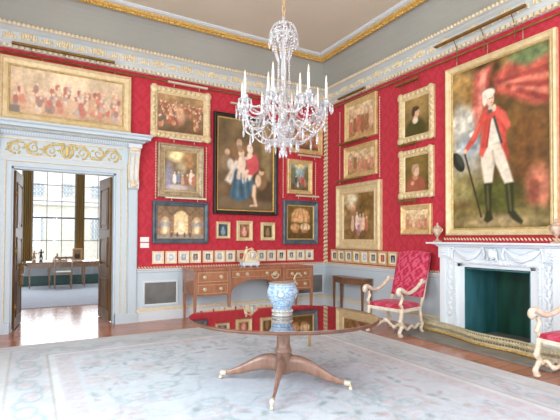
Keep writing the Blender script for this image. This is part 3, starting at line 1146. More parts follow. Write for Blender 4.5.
mb.build('frieze', M['marble'], t, 0.005)
mb = MB()
pr = [(0.002, 1.285), (0.22, 1.285), (0.24, 1.30), (0.25, 1.315), (0.29, 1.322), (0.29, 1.348), (0.002, 1.348)]
mb.run([[(-0.86 - max(0, o - 0.2), -o, z) for o, z in pr], [(0.86 + max(0, o - 0.2), -o, z) for o, z in pr]])
mb.box(-1.03, 1.03, -0.31, -0.002, 1.325, 1.35)
mb.build('shelf', M['marble'], t, 0.004)
mb = MB()
for s in (-1, 1):
    for i in range(24):
        mb.ball((s * 0.60, -0.188, 0.14 + i * 0.041), (0.015, 0.012, 0.019), 6, 4)
for i in range(29):
    mb.ball((-0.58 + i * 0.0415, -0.192, 1.072), (0.018, 0.012, 0.014), 6, 4)
mb.build('bead_moulding', M['marble'], t)
for s in (-1, 1):
    mb = MB()
    for k in range(11):
        z = 0.30 + k * 0.075
        mb.ball((s * (0.695 + 0.012 * (-1) ** k), -0.172, z), (0.034 - 0.008 * (k % 2), 0.022, 0.045), 8, 5, Matrix.Rotation(0.5 * (-1) ** k, 3, 'Y'))
        mb.ball((s * (0.695 - 0.022 * (-1) ** k), -0.172, z + 0.03), (0.016, 0.016, 0.026), 6, 4)
    mb.tube(curve([(s * 0.695, -0.175, 1.1), (s * 0.705, -0.18, 0.7), (s * 0.69, -0.175, 0.28)]), 0.012, 6)
    mb.build('leaf_drop', M['marble'], t)
    mb = MB()
    mb.ball((s * 0.77, -0.225, 1.205), (0.022, 0.018, 0.022))
    for q in range(8):
        a = q * PI / 4
        mb.ball((s * 0.77 + 0.04 * math.cos(a), -0.222, 1.205 + 0.04 * math.sin(a)), (0.024, 0.012, 0.014), 6, 4, Matrix.Rotation(-a, 3, 'Y'))
    mb.build('rosette', M['marble'], t)
    # drapery swag from corner to the head
    for dz, th in ((0, 0.03), (-0.026, 0.025), (0.03, 0.02)):
        mb = MB()
        mb.tube(curve([(s * 0.63, -0.18, 1.27), (s * 0.52, -0.195, 1.20 + dz), (s * 0.38, -0.205, 1.145 + dz), (s * 0.26, -0.195, 1.19 + dz), (s * 0.16, -0.185, 1.268)]), [th * q for q in np.interp(np.linspace(0, 1, 25), (0, 0.5, 1), (0.5, 1.2, 0.5))], 8)
        mb.build('drapery_swag', M['marble'], t)
    mb = MB()
    mb.tube(curve([(s * 0.16, -0.185, 1.27), (s * 0.13, -0.195, 1.20), (s * 0.15, -0.19, 1.13)]), [0.02] * 13, 8)
    mb.ball((s * 0.155, -0.195, 1.272), (0.032, 0.025, 0.022))
    mb.build('drapery_tail', M['marble'], t)
    mb = MB()
    mb.tube(curve([(s * 0.63, -0.185, 1.27), (s * 0.65, -0.195, 1.18), (s * 0.64, -0.19, 1.11)]), [0.018] * 13, 8)
    mb.ball((s * 0.63, -0.195, 1.272), (0.03, 0.025, 0.022))
    mb.build('drapery_tail', M['marble'], t)
mb = MB()
mb.ball((0, -0.22, 1.195), (0.058, 0.055, 0.075), 12, 8)
mb.ball((0, -0.26, 1.185), (0.011, 0.016, 0.02), 6, 4)
mb.ball((0, -0.245, 1.155), (0.018, 0.014, 0.008), 6, 4)
mb.ball((0, -0.24, 1.132), (0.018, 0.016, 0.012), 6, 4)
for s in (-1, 1):
    mb.ball((s * 0.02, -0.252, 1.205), (0.012, 0.008, 0.006), 6, 4)
    for k in range(6):
        mb.ball((s * (0.035 + 0.012 * k ** 0.5), -0.21, 1.255 - k * 0.026), (0.02, 0.025, 0.02), 6, 4)
for k in range(5):
    mb.ball((-0.04 + k * 0.02, -0.235, 1.262 - abs(k - 2) * 0.006), (0.015, 0.02, 0.014), 6, 4)
mb.build('carved_head', M['marble'], t)

# fender: pierced brass, serpentine
FEN = curve([(-0.09, -2.74, 0), (-0.17, -2.80, 0), (-0.225, -2.98, 0), (-0.24, -3.25, 0), (-0.30, -3.55, 0), (-0.385, -3.82, 0), (-0.40, -4.10, 0), (-0.37, -4.40, 0), (-0.40, -4.70, 0), (-0.36, -5.0, 0)], 8)
t = thing('fender', 'low pierced brass serpentine fender on the grey hearth', 'fender', (0, 0, 0.024))
mb = MB()
hz_, th = 0.165, 0.006
mb.run([[(p.x - th, p.y, 0.012), (p.x + th, p.y, 0.012), (p.x + th, p.y, 0.055), (p.x - th, p.y, 0.055)] for p in FEN])
mb.run([[(p.x - th, p.y, 0.145), (p.x + th, p.y, 0.145), (p.x + th, p.y, hz_), (p.x - th, p.y, hz_)] for p in FEN])
mb.build('rail', M['fender'], t)
mb = MB()
for a, b in zip(FEN[:-1], FEN[1:]):
    for k in range(1):
        p, q = a, b
        for (za, zb) in ((0.055, 0.145), (0.145, 0.055)):
            mb.tube([(p.x, p.y, za), (q.x, q.y, zb)], 0.006, 4)
        mb.tube([(p.x, p.y, 0.05), (p.x, p.y, 0.15)], 0.005, 4)
        mb.ball((p.x, p.y, 0.10), (0.008, 0.016, 0.022), 6, 4)
mb.build('pierced_panel', M['fender'], t)
mb = MB()
mb.tube([(p.x - 0.012, p.y, 0.014) for p in FEN], 0.014, 6)
mb.build('bottom_moulding', M['gold_bright'], t)

# urns on the shelf
ur = thing('urn', 'small lidded stone urn on the left end of the mantel shelf', 'urn', (-0.165, -3.08, 1.372), 0, 'mantel urns')
mb = MB()
mb.box(-0.045, 0.045, -0.045, 0.045, 0, 0.02)
mb.lathe([(0.035, 0.02), (0.03, 0.03), (0.014, 0.05), (0.013, 0.075), (0.02, 0.085)], n=16)
mb.build('foot', M['urn'], ur)
mb = MB()
mb.lathe([(0.018, 0.085), (0.035, 0.105), (0.06, 0.145), (0.07, 0.185), (0.066, 0.205), (0.05, 0.215)], n=18)
mb.build('body', M['urn'], ur)
mb = MB()
mb.lathe([(0.056, 0.214), (0.058, 0.222), (0.04, 0.24), (0.016, 0.255), (0.012, 0.265), (0.017, 0.275), (0.013, 0.288), (0.0, 0.298)], n=16)
mb.build('lid', M['urn'], ur)
for s in (-1, 1):
    mb = MB()
    mb.tube(curve([(0, s * 0.062, 0.15), (0, s * 0.09, 0.17), (0, s * 0.092, 0.2), (0, s * 0.06, 0.208)]), 0.008, 6)
    mb.build('handle', M['gold'], ur)
u2_ = copy_tree(ur)
u2_.location = (-0.165, -4.80, 1.372)
u2_['label'] = 'small lidded stone urn on the right end of the mantel shelf, overlapping the portrait corner'

# ------------------------------------------------------------------ PICTURES


def shrink(u, z, wall, off=0.05):
    if wall == 'b':
        k = 1 - off / 7.581
        return CAM.x + (u - CAM.x) * k, CAM.z + (z - CAM.z) * k
    k = 1 - off / 5.549
    return CAM.y + (u - CAM.y) * k, CAM.z + (z - CAM.z) * k


def picture(name, label, cat, wall, ua, ub, z0, z1, fwid, fmat, paint, group=None, style='std', slip=None, res=0.014, depth=0.055):
    ua, z0 = shrink(ua, z0, wall)
    ub, z1 = shrink(ub, z1, wall)
    W_, H_ = abs(ub - ua), z1 - z0
    uc = (ua + ub) / 2
    if wall == 'b':
        r = thing(name, label, cat, (uc, -0.004, z0), 0, group)
    else:
        r = thing(name, label, cat, (-0.004, uc, z0), -PI / 2, group)
    d = depth
    if style == 'flat':
        pr = [(0, 0), (0, d), (fwid * 0.15, d * 1.05), (fwid * 0.85, d * 0.9), (fwid, d * 0.5), (fwid, 0.01)]
    elif style == 'deep':
        pr = [(0, 0), (0, d * 0.7), (fwid * 0.12, d), (fwid * 0.22, d * 1.05), (fwid * 0.34, d * 0.85), (fwid * 0.40, d * 0.6), (fwid * 0.75, d * 0.42), (fwid * 0.80, d * 0.55), (fwid * 0.92, d * 0.5), (fwid, d * 0.3), (fwid, 0.008)]
    else:
        pr = [(0, 0), (0, d * 0.8), (fwid * 0.12, d), (fwid * 0.3, d * 1.08), (fwid * 0.45, d * 0.85), (fwid * 0.75, d * 0.6), (fwid * 0.85, d * 0.65), (fwid, d * 0.35), (fwid, 0.008)]
    mb = MB()
    mb.frame(W_, H_, pr)
    fr = mb.build('frame', fmat, r)
    cwid = fwid
    if slip:
        sw = 0.022 if W_ > 0.5 else 0.012
        mb = MB()
        mb.frame(W_ - 2 * fwid + 0.002, H_ - 2 * fwid + 0.002, [(0, 0.01), (0, d * 0.42), (sw * 0.6, d * 0.42), (sw, d * 0.28), (sw, 0.008)], fwid - 0.001)
        mb.build('inner_slip', slip, r)
        cwid = fwid + sw - 0.002
    if style == 'carved':
        mb = MB()
        n_ = max(4, int(W_ / 0.09))
        for i in range(n_):
            for z in (fwid * 0.38, H_ - fwid * 0.38):
                mb.ball((-W_ / 2 + (i + 0.5) * W_ / n_, -d * 1.0, z), (W_ / n_ * 0.42, 0.016, fwid * 0.34), 7, 4)
        n_ = max(4, int(H_ / 0.09))
        for i in range(n_):
            for s in (-1, 1):
                mb.ball((s * (W_ / 2 - fwid * 0.38), -d * 1.0, (i + 0.5) * H_ / n_), (fwid * 0.34, 0.016, H_ / n_ * 0.42), 7, 4)
        for sx in (-1, 1):
            for z in (fwid * 0.45, H_ - fwid * 0.45):
                mb.ball((sx * (W_ / 2 - fwid * 0.45), -d * 1.02, z), (fwid * 0.62, 0.022, fwid * 0.62), 8, 5)
        mb.build('carved_ornament', fmat, fr)
    P_ = Paint(W_ - 2 * cwid + 0.004, H_ - 2 * cwid + 0.004, res)
    paint(P_)
    P_.mesh('canvas', M['canvas'], r, y=-0.014, z0=cwid - 0.002)
    return r


def crowd(seed, bot, top, n, cols, ya=0.05, yb=0.5, h=0.3, arch=False, amp=0.25):
    def f(p):
        rg = random.Random(seed)
        p.grad(bot, top)
        p.noise(amp, 4, seed)
        if arch:
            p.ell(0.5, 0.78, 0.16, 0.26, tuple(min(255, x * 1.12) for x in top), 0.3)
            for x in (0.12, 0.3, 0.7, 0.88):
                p.poly([(x - 0.02, 0.45), (x + 0.02, 0.45), (x + 0.02, 1), (x - 0.02, 1)], tuple(x_ * 0.9 for x_ in top), 0.03, 0.6)
            p.poly([(0.25, 0.18), (0.78, 0.18), (0.66, 0.48), (0.34, 0.48)], (236, 216, 190), 0.05, 0.8)
        k = []
        for i in range(n):
            k.append((rg.uniform(ya, yb), rg.uniform(0.04, 0.96)))
        for by, cx in sorted(k, reverse=True):
            hh = h * (1.15 - 0.5 * by)
            p.fig(cx, by, hh * rg.uniform(0.85, 1.15), rg.choice(cols), (232, 196, 166), rg.choice(cols), rg.uniform(-0.2, 0.2))
        p.noise(amp * 0.7, 22, seed + 9)
    return f


WARM = [(190, 96, 70), (206, 160, 110), (150, 110, 84), (224, 196, 160), (176, 74, 66), (120, 110, 120)]


def p_assembly(p):
    crowd(11, (196, 156, 122), (224, 196, 158), 64, [(188, 112, 92), (206, 156, 122), (170, 100, 84), (226, 200, 168), (160, 124, 110), (190, 166, 150), (206, 132, 106), (216, 176, 140)], 0.03, 0.46, 0.34, True, 0.16)(p)
    p.poly([(0, 0), (0.08, 0), (0.08, 0.16), (0, 0.16)], (122, 112, 100), 0.02)


def p_rich(seed):
    def f(p):
        crowd(seed, (96, 68, 44), (168, 128, 84), 46, [(196, 116, 84), (150, 92, 60), (214, 164, 116), (104, 86, 70), (170, 78, 62), (130, 84, 56)], 0.06, 0.62, 0.27)(p)
        p.ell(0.48, 0.5, 0.10, 0.24, (232, 176, 134), 0.7, 0.2, 0.7)
    return f


def p_nativity(p):
    p.grad((120, 104, 88), (112, 90, 58))
    p.ell(0.35, 0.9, 0.3, 0.14, (240, 214, 150), 0.9)
    p.ell(0.75, 0.75, 0.2, 0.25, (150, 108, 66), 0.9)
    p.ell(0.5, 0.55, 0.14, 0.16, (150, 134, 100), 0.6)
    p.noise(0.35, 6, 21)
    p.ell(0.12, 0.3, 0.14, 0.4, (150, 148, 176), 0.8, 0, 0.7)
    for cx, by, h, c in ((0.3, 0.18, 0.3, (236, 222, 208)), (0.42, 0.2, 0.3, (120, 134, 160)), (0.55, 0.16, 0.26, (206, 150, 110)), (0.7, 0.14, 0.3, (150, 90, 62)), (0.82, 0.18, 0.38, (236, 214, 188)), (0.9, 0.12, 0.34, (176, 110, 76))):
        p.fig(cx, by, h, c)
    p.ell(0.4, 0.08, 0.3, 0.08, (222, 206, 196), 0.7, 0, 0.8)
    p.noise(0.15, 25, 4)


def p_church(p):
    p.grad((126, 104, 78), (120, 92, 60))
    for i, x in enumerate((0.16, 0.5, 0.84)):
        wd, tp = (0.1, 0.68) if i != 1 else (0.15, 0.86)
        p.poly([(x - wd, 0.14), (x + wd, 0.14), (x + wd, tp - 0.15), (x + wd * 0.6, tp - 0.04), (x, tp), (x - wd * 0.6, tp - 0.04), (x - wd, tp - 0.15)], (232, 198, 140) if i == 1 else (196, 160, 112), 0.04)
        p.ell(x, 0.35, wd * 0.5, 0.22, (244, 224, 176), 0.6)
    for x in (0.04, 0.31, 0.69, 0.96):
        p.poly([(x - 0.03, 0.08), (x + 0.03, 0.08), (x + 0.03, 0.75), (x - 0.03, 0.75)], (146, 104, 70), 0.02)
        p.line(x, 0.72, x - 0.17, 0.98, 0.02, (104, 74, 48))
        p.line(x, 0.72, x + 0.17, 0.98, 0.02, (104, 74, 48))
    p.poly([(0, 0.38), (0.3, 0.38), (0.3, 0.5), (0, 0.5)], (120, 124, 150), 0.04, 0.6)
    p.poly([(0.72, 0.38), (1, 0.38), (1, 0.5), (0.72, 0.5)], (120, 124, 150), 0.04, 0.6)
    p.poly([(0, 0), (1, 0), (1, 0.12), (0, 0.12)], (150, 132, 112), 0.05)
    for x in (0.3, 0.42, 0.58, 0.7):
        p.fig(x, 0.05, 0.18, (90, 70, 56))
    p.noise(0.22, 18, 5)


def p_family(p):
    p.gam = 0.78
    p.grad((76, 56, 36), (98, 78, 48))
    p.noise(0.4, 5, 31)
    p.poly([(0.78, 0.35), (0.95, 0.35), (0.95, 1), (0.78, 1)], (140, 116, 72), 0.05, 0.8)
    p.poly([(0.62, 0.6), (0.76, 0.6), (0.78, 1), (0.66, 1)], (110, 86, 50), 0.06, 0.7)
    p.poly([(0, 0), (1, 0), (1, 0.1), (0, 0.14)], (98, 78, 52), 0.05)
    # white cloth, blue skirt
    p.poly([(0.12, 0.32), (0.3, 0.55), (0.42, 0.58), (0.38, 0.42), (0.22, 0.28)], (226, 208, 186), 0.03)
    p.poly([(0.20, 0.14), (0.30, 0.46), (0.55, 0.44), (0.66, 0.3), (0.52, 0.12), (0.36, 0.09)], (52, 82, 98), 0.03)
    p.poly([(0.34, 0.38), (0.5, 0.46), (0.66, 0.46), (0.58, 0.34), (0.44, 0.30)], (230, 212, 190), 0.03)
    for k in range(5):
        p.line(0.30 + 0.05 * k, 0.42, 0.27 + 0.075 * k, 0.15, 0.012, (78, 112, 128) if k % 2 else (36, 58, 74), 0.7)
    p.line(0.2, 0.34, 0.34, 0.52, 0.012, (190, 170, 148), 0.7)
    # bearded man behind
    p.ell(0.37, 0.65, 0.15, 0.10, (122, 84, 52), 0.4)
    p.ell(0.36, 0.765, 0.065, 0.04, (86, 62, 42), 0.4)
    p.ell(0.37, 0.745, 0.052, 0.048, (206, 162, 126), 0.3)
    p.ell(0.375, 0.700, 0.042, 0.026, (150, 128, 104), 0.5)
    # woman
    p.ell(0.61, 0.53, 0.12, 0.115, (206, 74, 76), 0.3)
    p.poly([(0.66, 0.58), (0.74, 0.48), (0.62, 0.40), (0.50, 0.40), (0.52, 0.45), (0.62, 0.47)], (200, 66, 70), 0.02)
    p.ell(0.58, 0.735, 0.075, 0.035, (110, 74, 46), 0.4)
    p.ell(0.63, 0.69, 0.03, 0.06, (104, 70, 44), 0.5)
    p.ell(0.565, 0.69, 0.055, 0.055, (242, 210, 182), 0.25, 0.2)
    p.ell(0.565, 0.62, 0.05, 0.03, (236, 204, 174), 0.4)
    p.line(0.52, 0.44, 0.44, 0.38, 0.018, (240, 208, 178))
    # child
    p.ell(0.42, 0.52, 0.07, 0.10, (242, 210, 178), 0.25)
    p.ell(0.41, 0.635, 0.055, 0.045, (240, 204, 170), 0.25)
    p.ell(0.40, 0.665, 0.05, 0.022, (176, 128, 78), 0.4)
    p.line(0.45, 0.57, 0.56, 0.60, 0.018, (240, 208, 176))
    p.line(0.42, 0.45, 0.50, 0.38, 0.024, (240, 208, 176))
    p.line(0.38, 0.45, 0.36, 0.36, 0.022, (236, 202, 170))
    # old side figure and boy
    p.ell(0.16, 0.63, 0.045, 0.038, (206, 160, 120), 0.3)
    p.ell(0.14, 0.52, 0.09, 0.09, (120, 96, 70), 0.5)
    p.ell(0.22, 0.50, 0.06, 0.06, (214, 198, 176), 0.5)
    p.ell(0.78, 0.34, 0.11, 0.10, (120, 88, 54), 0.4)
    p.ell(0.72, 0.34, 0.055, 0.07, (226, 186, 148), 0.4)
    p.ell(0.78, 0.44, 0.05, 0.038, (206, 162, 124), 0.3)
    p.ell(0.79, 0.47, 0.055, 0.022, (96, 66, 40), 0.4)
    p.line(0.65, 0.27, 0.64, 0.17, 0.024, (226, 186, 148))
    p.line(0.64, 0.17, 0.68, 0.06, 0.018, (222, 180, 142))
    p.line(0.68, 0.06, 0.58, 0.05, 0.012, (218, 176, 140))
    p.noise(0.15, 16, 33)


def p_vault(p):
    p.grad((84, 62, 26), (112, 84, 36))
    p.ell(0.5, 0.72, 0.34, 0.22, (226, 170, 112), 0.25)
    p.poly([(0.14, 0.5), (0.86, 0.5), (0.86, 0.72), (0.14, 0.72)], (222, 164, 108), 0.04, 0.8)
    for a in (-0.25, -0.1, 0.1, 0.25):
        p.line(0.5 + a * 0.6, 0.92, 0.5 + a * 1.3, 0.5, 0.012, (176, 118, 66), 0.8)
    p.ell(0.28, 0.35, 0.17, 0.12, (214, 160, 106), 0.35)
    p.ell(0.68, 0.36, 0.2, 0.12, (240, 206, 158), 0.35)
    p.ell(0.3, 0.22, 0.12, 0.05, (170, 110, 66), 0.6)
    p.ell(0.66, 0.22, 0.12, 0.05, (180, 120, 76), 0.6)
    for x in (0.2, 0.36, 0.6, 0.78):
        p.line(x, 0.28, x, 0.45, 0.012, (130, 80, 40), 0.8)
    p.noise(0.25, 12, 41)


def p_landscape(p):
    p.grad((92, 72, 48), (140, 176, 180))
    p.ell(0.5, 0.9, 0.3, 0.12, (232, 206, 140), 0.7)
    p.ell(0.45, 0.68, 0.3, 0.14, (150, 186, 186), 0.8)
    p.ell(0.15, 0.6, 0.14, 0.3, (96, 100, 70), 0.7)
    p.ell(0.88, 0.6, 0.12, 0.36, (110, 96, 60), 0.7)
    p.noise(0.3, 7, 51)
    for cx, by, h, c in ((0.3, 0.25, 0.3, (60, 64, 60)), (0.55, 0.28, 0.3, (190, 110, 96)), (0.68, 0.22, 0.32, (200, 70, 60)), (0.4, 0.1, 0.24, (226, 210, 180)), (0.8, 0.14, 0.28, (196, 120, 84))):
        p.fig(cx, by, h, c)
    p.noise(0.2, 20, 52)


def p_fete(p):
    p.grad((116, 84, 46), (176, 140, 84))
    p.ell(0.28, 0.85, 0.2, 0.18, (238, 222, 182), 0.7)
    p.ell(0.75, 0.75, 0.3, 0.35, (120, 88, 44), 0.8)
    p.ell(0.3, 0.6, 0.1, 0.2, (206, 140, 100), 0.7, 0, 0.7)
    p.noise(0.35, 7, 61)
    for cx, by, h, c in ((0.3, 0.18, 0.34, (226, 180, 150)), (0.45, 0.22, 0.38, (244, 226, 204)), (0.55, 0.16, 0.4, (226, 180, 160)), (0.65, 0.2, 0.36, (236, 196, 160)), (0.76, 0.18, 0.32, (190, 110, 84)), (0.5, 0.08, 0.3, (180, 120, 130))):
        p.fig(cx, by, h, c)
    p.noise(0.2, 18, 62)


def p_pink(seed, figs):
    def f(p):
        p.grad((176, 130, 84), (222, 192, 146))
        p.noise(0.3, 5, seed)
        rg = random.Random(seed)
        for i in range(figs):
            p.fig(0.1 + 0.8 * i / (figs - 1), rg.uniform(0.04, 0.2), rg.uniform(0.5, 0.7), rg.choice([(226, 176, 140), (196, 110, 84), (238, 206, 172), (150, 100, 66), (214, 130, 110)]), (238, 204, 172))
        p.noise(0.2, 15, seed + 3)
    return f


def p_head(coat, hair, bg0, bg1, lace, old=False):
    def f(p):
        p.grad(bg0, bg1)
        p.ell(0.55, 0.8, 0.4, 0.3, tuple(x * 1.18 for x in bg1), 0.9)
        p.noise(0.15, 5, 71)
        p.ell(0.45, 0.12, 0.42, 0.34, coat, 0.3)
        p.ell(0.44, 0.40, 0.12, 0.09, lace, 0.4)
        p.ell(0.46, 0.60, 0.14, 0.15, (228, 178, 142), 0.25)
        p.ell(0.36, 0.63, 0.07, 0.13, hair, 0.5)
        p.ell(0.46, 0.71, 0.14, 0.065, hair, 0.4)
        if old:
            p.ell(0.5, 0.50, 0.10, 0.07, (214, 180, 150), 0.5)
            p.ell(0.32, 0.24, 0.08, 0.06, (206, 150, 110), 0.5)
        p.ell(0.42, 0.62, 0.018, 0.010, (70, 44, 32), 0.6)
        p.ell(0.52, 0.62, 0.018, 0.010, (70, 44, 32), 0.6)
        p.ell(0.48, 0.57, 0.016, 0.03, (206, 146, 112), 0.6)
        p.ell(0.48, 0.525, 0.035, 0.009, (176, 86, 76), 0.6)
        p.noise(0.1, 14, 72)
    return f


def p_portrait(p):
    p.gam = 0.97
    p.grad((120, 92, 50), (106, 76, 40))
    p.noise(0.3, 3, 81)
    # sky on the left and foliage
    p.poly([(0, 0.22), (0.30, 0.22), (0.34, 0.5), (0.30, 0.92), (0, 0.95)], (196, 192, 176), 0.12)
    p.ell(0.12, 0.66, 0.16, 0.08, (222, 216, 200), 0.8)
    p.ell(0.2, 0.52, 0.16, 0.07, (150, 160, 164), 0.9)
    p.ell(0.08, 0.90, 0.2, 0.10, (176, 138, 80), 0.8)
    p.ell(0.22, 0.84, 0.10, 0.08, (160, 120, 66), 0.9)
    p.noise(0.25, 10, 82)
    p.ell(0.15, 0.26, 0.2, 0.10, (150, 136, 84), 0.8)
    # foliage and drapery upper right
    p.ell(0.82, 0.94, 0.24, 0.07, (120, 136, 88), 0.6)
    p.poly([(0.46, 0.90), (0.62, 0.96), (0.80, 0.90), (1.0, 0.93), (1.0, 0.66), (0.84, 0.68), (0.66, 0.75), (0.50, 0.80)], (194, 92, 76), 0.04)
    for k in range(5):
        p.line(0.52 + k * 0.05, 0.86 - k * 0.02, 1.0, 0.86 - k * 0.045, 0.014, (224, 136, 112) if k % 2 else (150, 62, 54), 0.7)
    p.poly([(0.26, 0.96), (0.46, 0.98), (0.38, 0.80), (0.40, 0.62), (0.28, 0.60), (0.24, 0.76)], (196, 98, 84), 0.04)
    p.line(0.36, 0.95, 0.31, 0.62, 0.02, (226, 150, 128), 0.7)
    p.line(0.42, 0.9, 0.36, 0.66, 0.016, (150, 66, 56), 0.6)
    p.ell(0.25, 0.585, 0.06, 0.02, (236, 232, 220), 0.5)
    # trunk and rocks
    p.poly([(0.62, 0.1), (0.98, 0.1), (1, 0.62), (0.70, 0.66)], (112, 72, 36), 0.08, 0.8)
    p.ell(0.9, 0.22, 0.12, 0.12, (190, 116, 88), 0.6)
    p.ell(0.86, 0.2, 0.05, 0.08, (150, 80, 58), 0.6)
    # ground
    p.poly([(0, 0), (1, 0), (1, 0.10), (0.6, 0.16), (0, 0.12)], (126, 110, 62), 0.05)
    p.ell(0.5, 0.19, 0.26, 0.10, (82, 84, 34), 0.6)
    p.ell(0.5, 0.04, 0.4, 0.035, (166, 142, 100), 0.8)
    p.noise(0.15, 14, 83)
    p.noise(0.22, 26, 87)
    # hat and cane
    p.ell(0.065, 0.425, 0.06, 0.07, (40, 42, 36), 0.15, 0.5)
    p.ell(0.085, 0.435, 0.03, 0.05, (64, 68, 58), 0.3, 0.5)
    p.line(0.145, 0.47, 0.33, 0.07, 0.006, (58, 46, 28))
    # boots
    p.poly([(0.36, 0.275), (0.45, 0.275), (0.44, 0.10), (0.46, 0.05), (0.40, 0.03), (0.36, 0.045), (0.385, 0.10)], (48, 48, 24), 0.012)
    p.poly([(0.58, 0.265), (0.67, 0.265), (0.67, 0.10), (0.76, 0.035), (0.74, 0.015), (0.66, 0.045), (0.61, 0.085)], (48, 48, 24), 0.012)
    p.line(0.40, 0.25, 0.41, 0.11, 0.007, (98, 96, 54), 0.7)
    p.line(0.62, 0.24, 0.64, 0.10, 0.007, (98, 96, 54), 0.7)
    # coat tails behind, breeches
    p.poly([(0.54, 0.52), (0.60, 0.52), (0.63, 0.40), (0.60, 0.375), (0.55, 0.44)], (178, 66, 54), 0.012)
    p.poly([(0.33, 0.50), (0.54, 0.50), (0.60, 0.40), (0.67, 0.26), (0.58, 0.255), (0.48, 0.39), (0.455, 0.27), (0.365, 0.27), (0.33, 0.40)], (234, 220, 198), 0.012)
    p.line(0.46, 0.46, 0.47, 0.38, 0.008, (198, 178, 152), 0.8)
    # coat and waistcoat
    p.poly([(0.38, 0.715), (0.52, 0.72), (0.60, 0.67), (0.645, 0.585), (0.60, 0.56), (0.59, 0.50), (0.56, 0.46), (0.545, 0.50), (0.50, 0.60), (0.46, 0.63), (0.41, 0.50), (0.35, 0.43), (0.31, 0.45), (0.335, 0.55), (0.335, 0.61), (0.28, 0.545), (0.16, 0.475), (0.135, 0.50), (0.25, 0.59), (0.33, 0.69)], (216, 86, 72), 0.012)
    p.poly([(0.44, 0.65), (0.48, 0.66), (0.545, 0.50), (0.40, 0.495)], (238, 226, 206), 0.012)
    p.line(0.475, 0.66, 0.55, 0.50, 0.007, (60, 68, 60))
    p.line(0.435, 0.65, 0.395, 0.49, 0.006, (176, 60, 52))
    p.line(0.53, 0.69, 0.585, 0.57, 0.012, (176, 60, 52), 0.6)
    p.line(0.31, 0.64, 0.23, 0.555, 0.009, (238, 126, 106), 0.6)
    p.line(0.41, 0.69, 0.36, 0.50, 0.012, (190, 66, 56), 0.6)
    p.ell(0.145, 0.487, 0.024, 0.016, (236, 198, 166), 0.4)
    # raised arm, hand at the chin
    p.poly([(0.56, 0.69), (0.645, 0.60), (0.61, 0.565), (0.49, 0.68), (0.50, 0.705)], (226, 100, 84), 0.012)
    p.ell(0.475, 0.715, 0.025, 0.022, (238, 202, 172), 0.4)
    # neck cloth, head, powdered hair
    p.ell(0.435, 0.722, 0.022, 0.014, (214, 206, 192), 0.4)
    p.ell(0.43, 0.70, 0.026, 0.012, (90, 92, 84), 0.4)
    p.ell(0.435, 0.772, 0.042, 0.042, (238, 198, 170), 0.25)
    p.ell(0.415, 0.812, 0.07, 0.028, (240, 232, 214), 0.3)
    p.ell(0.375, 0.78, 0.026, 0.04, (236, 226, 206), 0.3)
    p.ell(0.43, 0.778, 0.007, 0.004, (80, 50, 40), 0.5)
    p.ell(0.455, 0.778, 0.007, 0.004, (80, 50, 40), 0.5)
    p.ell(0.45, 0.752, 0.012, 0.004, (196, 100, 90), 0.5)
    p.noise(0.1, 30, 84)


def p_small(seed, base, spot):
    def f(p):
        p.grad(tuple(x * 0.8 for x in base), base)
        p.noise(0.4, 4, seed)
        p.ell(0.5, 0.35, 0.25, 0.3, spot, 0.6)
        p.ell(0.5, 0.68, 0.12, 0.12, tuple(min(255, x * 1.15) for x in spot), 0.4)
        p.noise(0.2, 9, seed + 1)
    return f


G, GP, GD, SL = M['gold'], M['gold_pale'], M['gold_dark'], M['slip']
PW = 'framed_painting'
picture(PW, 'long gilt-framed painting of a pale crowd resting above the doorcase', 'painting', 'b', -5.955, -4.075, 3.17, 4.135, 0.115, GP, p_assembly, style='deep', slip=SL, depth=0.08)
picture(PW, 'scalloped gilt-framed crowded figure painting, topmost beside the doorcase', 'painting', 'b', -3.745, -2.655, 3.185, 4.09, 0.125, GP, p_rich(15), style='carved')
picture(PW, 'silver-gilt framed night scene of kneeling figures, middle of the column beside the doorcase', 'painting', 'b', -3.615, -2.77, 2.135, 3.095, 0.11, M['silver_frame'], p_nativity, style='deep', slip=SL)
picture(PW, 'blue-grey framed church interior with glowing arches, above the miniatures', 'painting', 'b', -3.695, -2.675, 1.32, 2.07, 0.085, M['blue_frame'], p_church)
picture(PW, 'large black-framed family group with woman in red and blue, behind the chandelier', 'painting', 'b', -2.58, -1.21, 1.87, 3.795, 0.075, M['black_frame'], p_family, style='deep', slip=M['gold_bright'], res=0.013, depth=0.08)
picture(PW, 'gilt-framed dark painting partly hidden behind the chandelier drops, near the corner', 'painting', 'b', -0.92, -0.09, 3.20, 3.86, 0.10, G, p_rich(18), style='deep')
picture(PW, 'small upright gilt-framed landscape with figures, under the chandelier near the corner', 'painting', 'b', -0.97, -0.35, 2.34, 3.06, 0.09, G, p_landscape)
picture(PW, 'dark grey-framed golden vaulted interior, lowest large picture left of the corner', 'painting', 'b', -1.065, -0.20, 1.295, 2.21, 0.10, M['blue_frame'], p_vault, slip=SL)
SG = 'three small pictures under the large family group'
picture('small_painting', 'small gilt-framed dark blue-green figure, left of the three under the large black-framed group', 'painting', 'b', -2.515, -2.235, 1.41, 1.73, 0.05, GP, p_small(5, (52, 70, 84), (120, 140, 150)), SG)
picture('small_painting', 'small gilt-framed red and white figure, middle of the three under the large black-framed group', 'painting', 'b', -2.10, -1.76, 1.365, 1.755, 0.065, GP, p_small(6, (140, 96, 70), (232, 150, 130)), SG, slip=SL)
picture('small_painting', 'small gilt-framed dark olive head, right of the three under the large black-framed group', 'painting', 'b', -1.575, -1.26, 1.375, 1.735, 0.065, GP, p_small(7, (70, 64, 34), (150, 110, 70)), SG)
picture(PW, 'gilt-framed standing figures, topmost picture on the right wall next to the corner', 'painting', 'r', -0.62, -1.555, 3.36, 4.17, 0.10, G, p_pink(91, 6), style='std')
picture(PW, 'gilt-framed pale tan seated figures, second down on the right wall next to the corner', 'painting', 'r', -0.60, -1.565, 2.625, 3.26, 0.095, G, p_pink(95, 5), style='std')
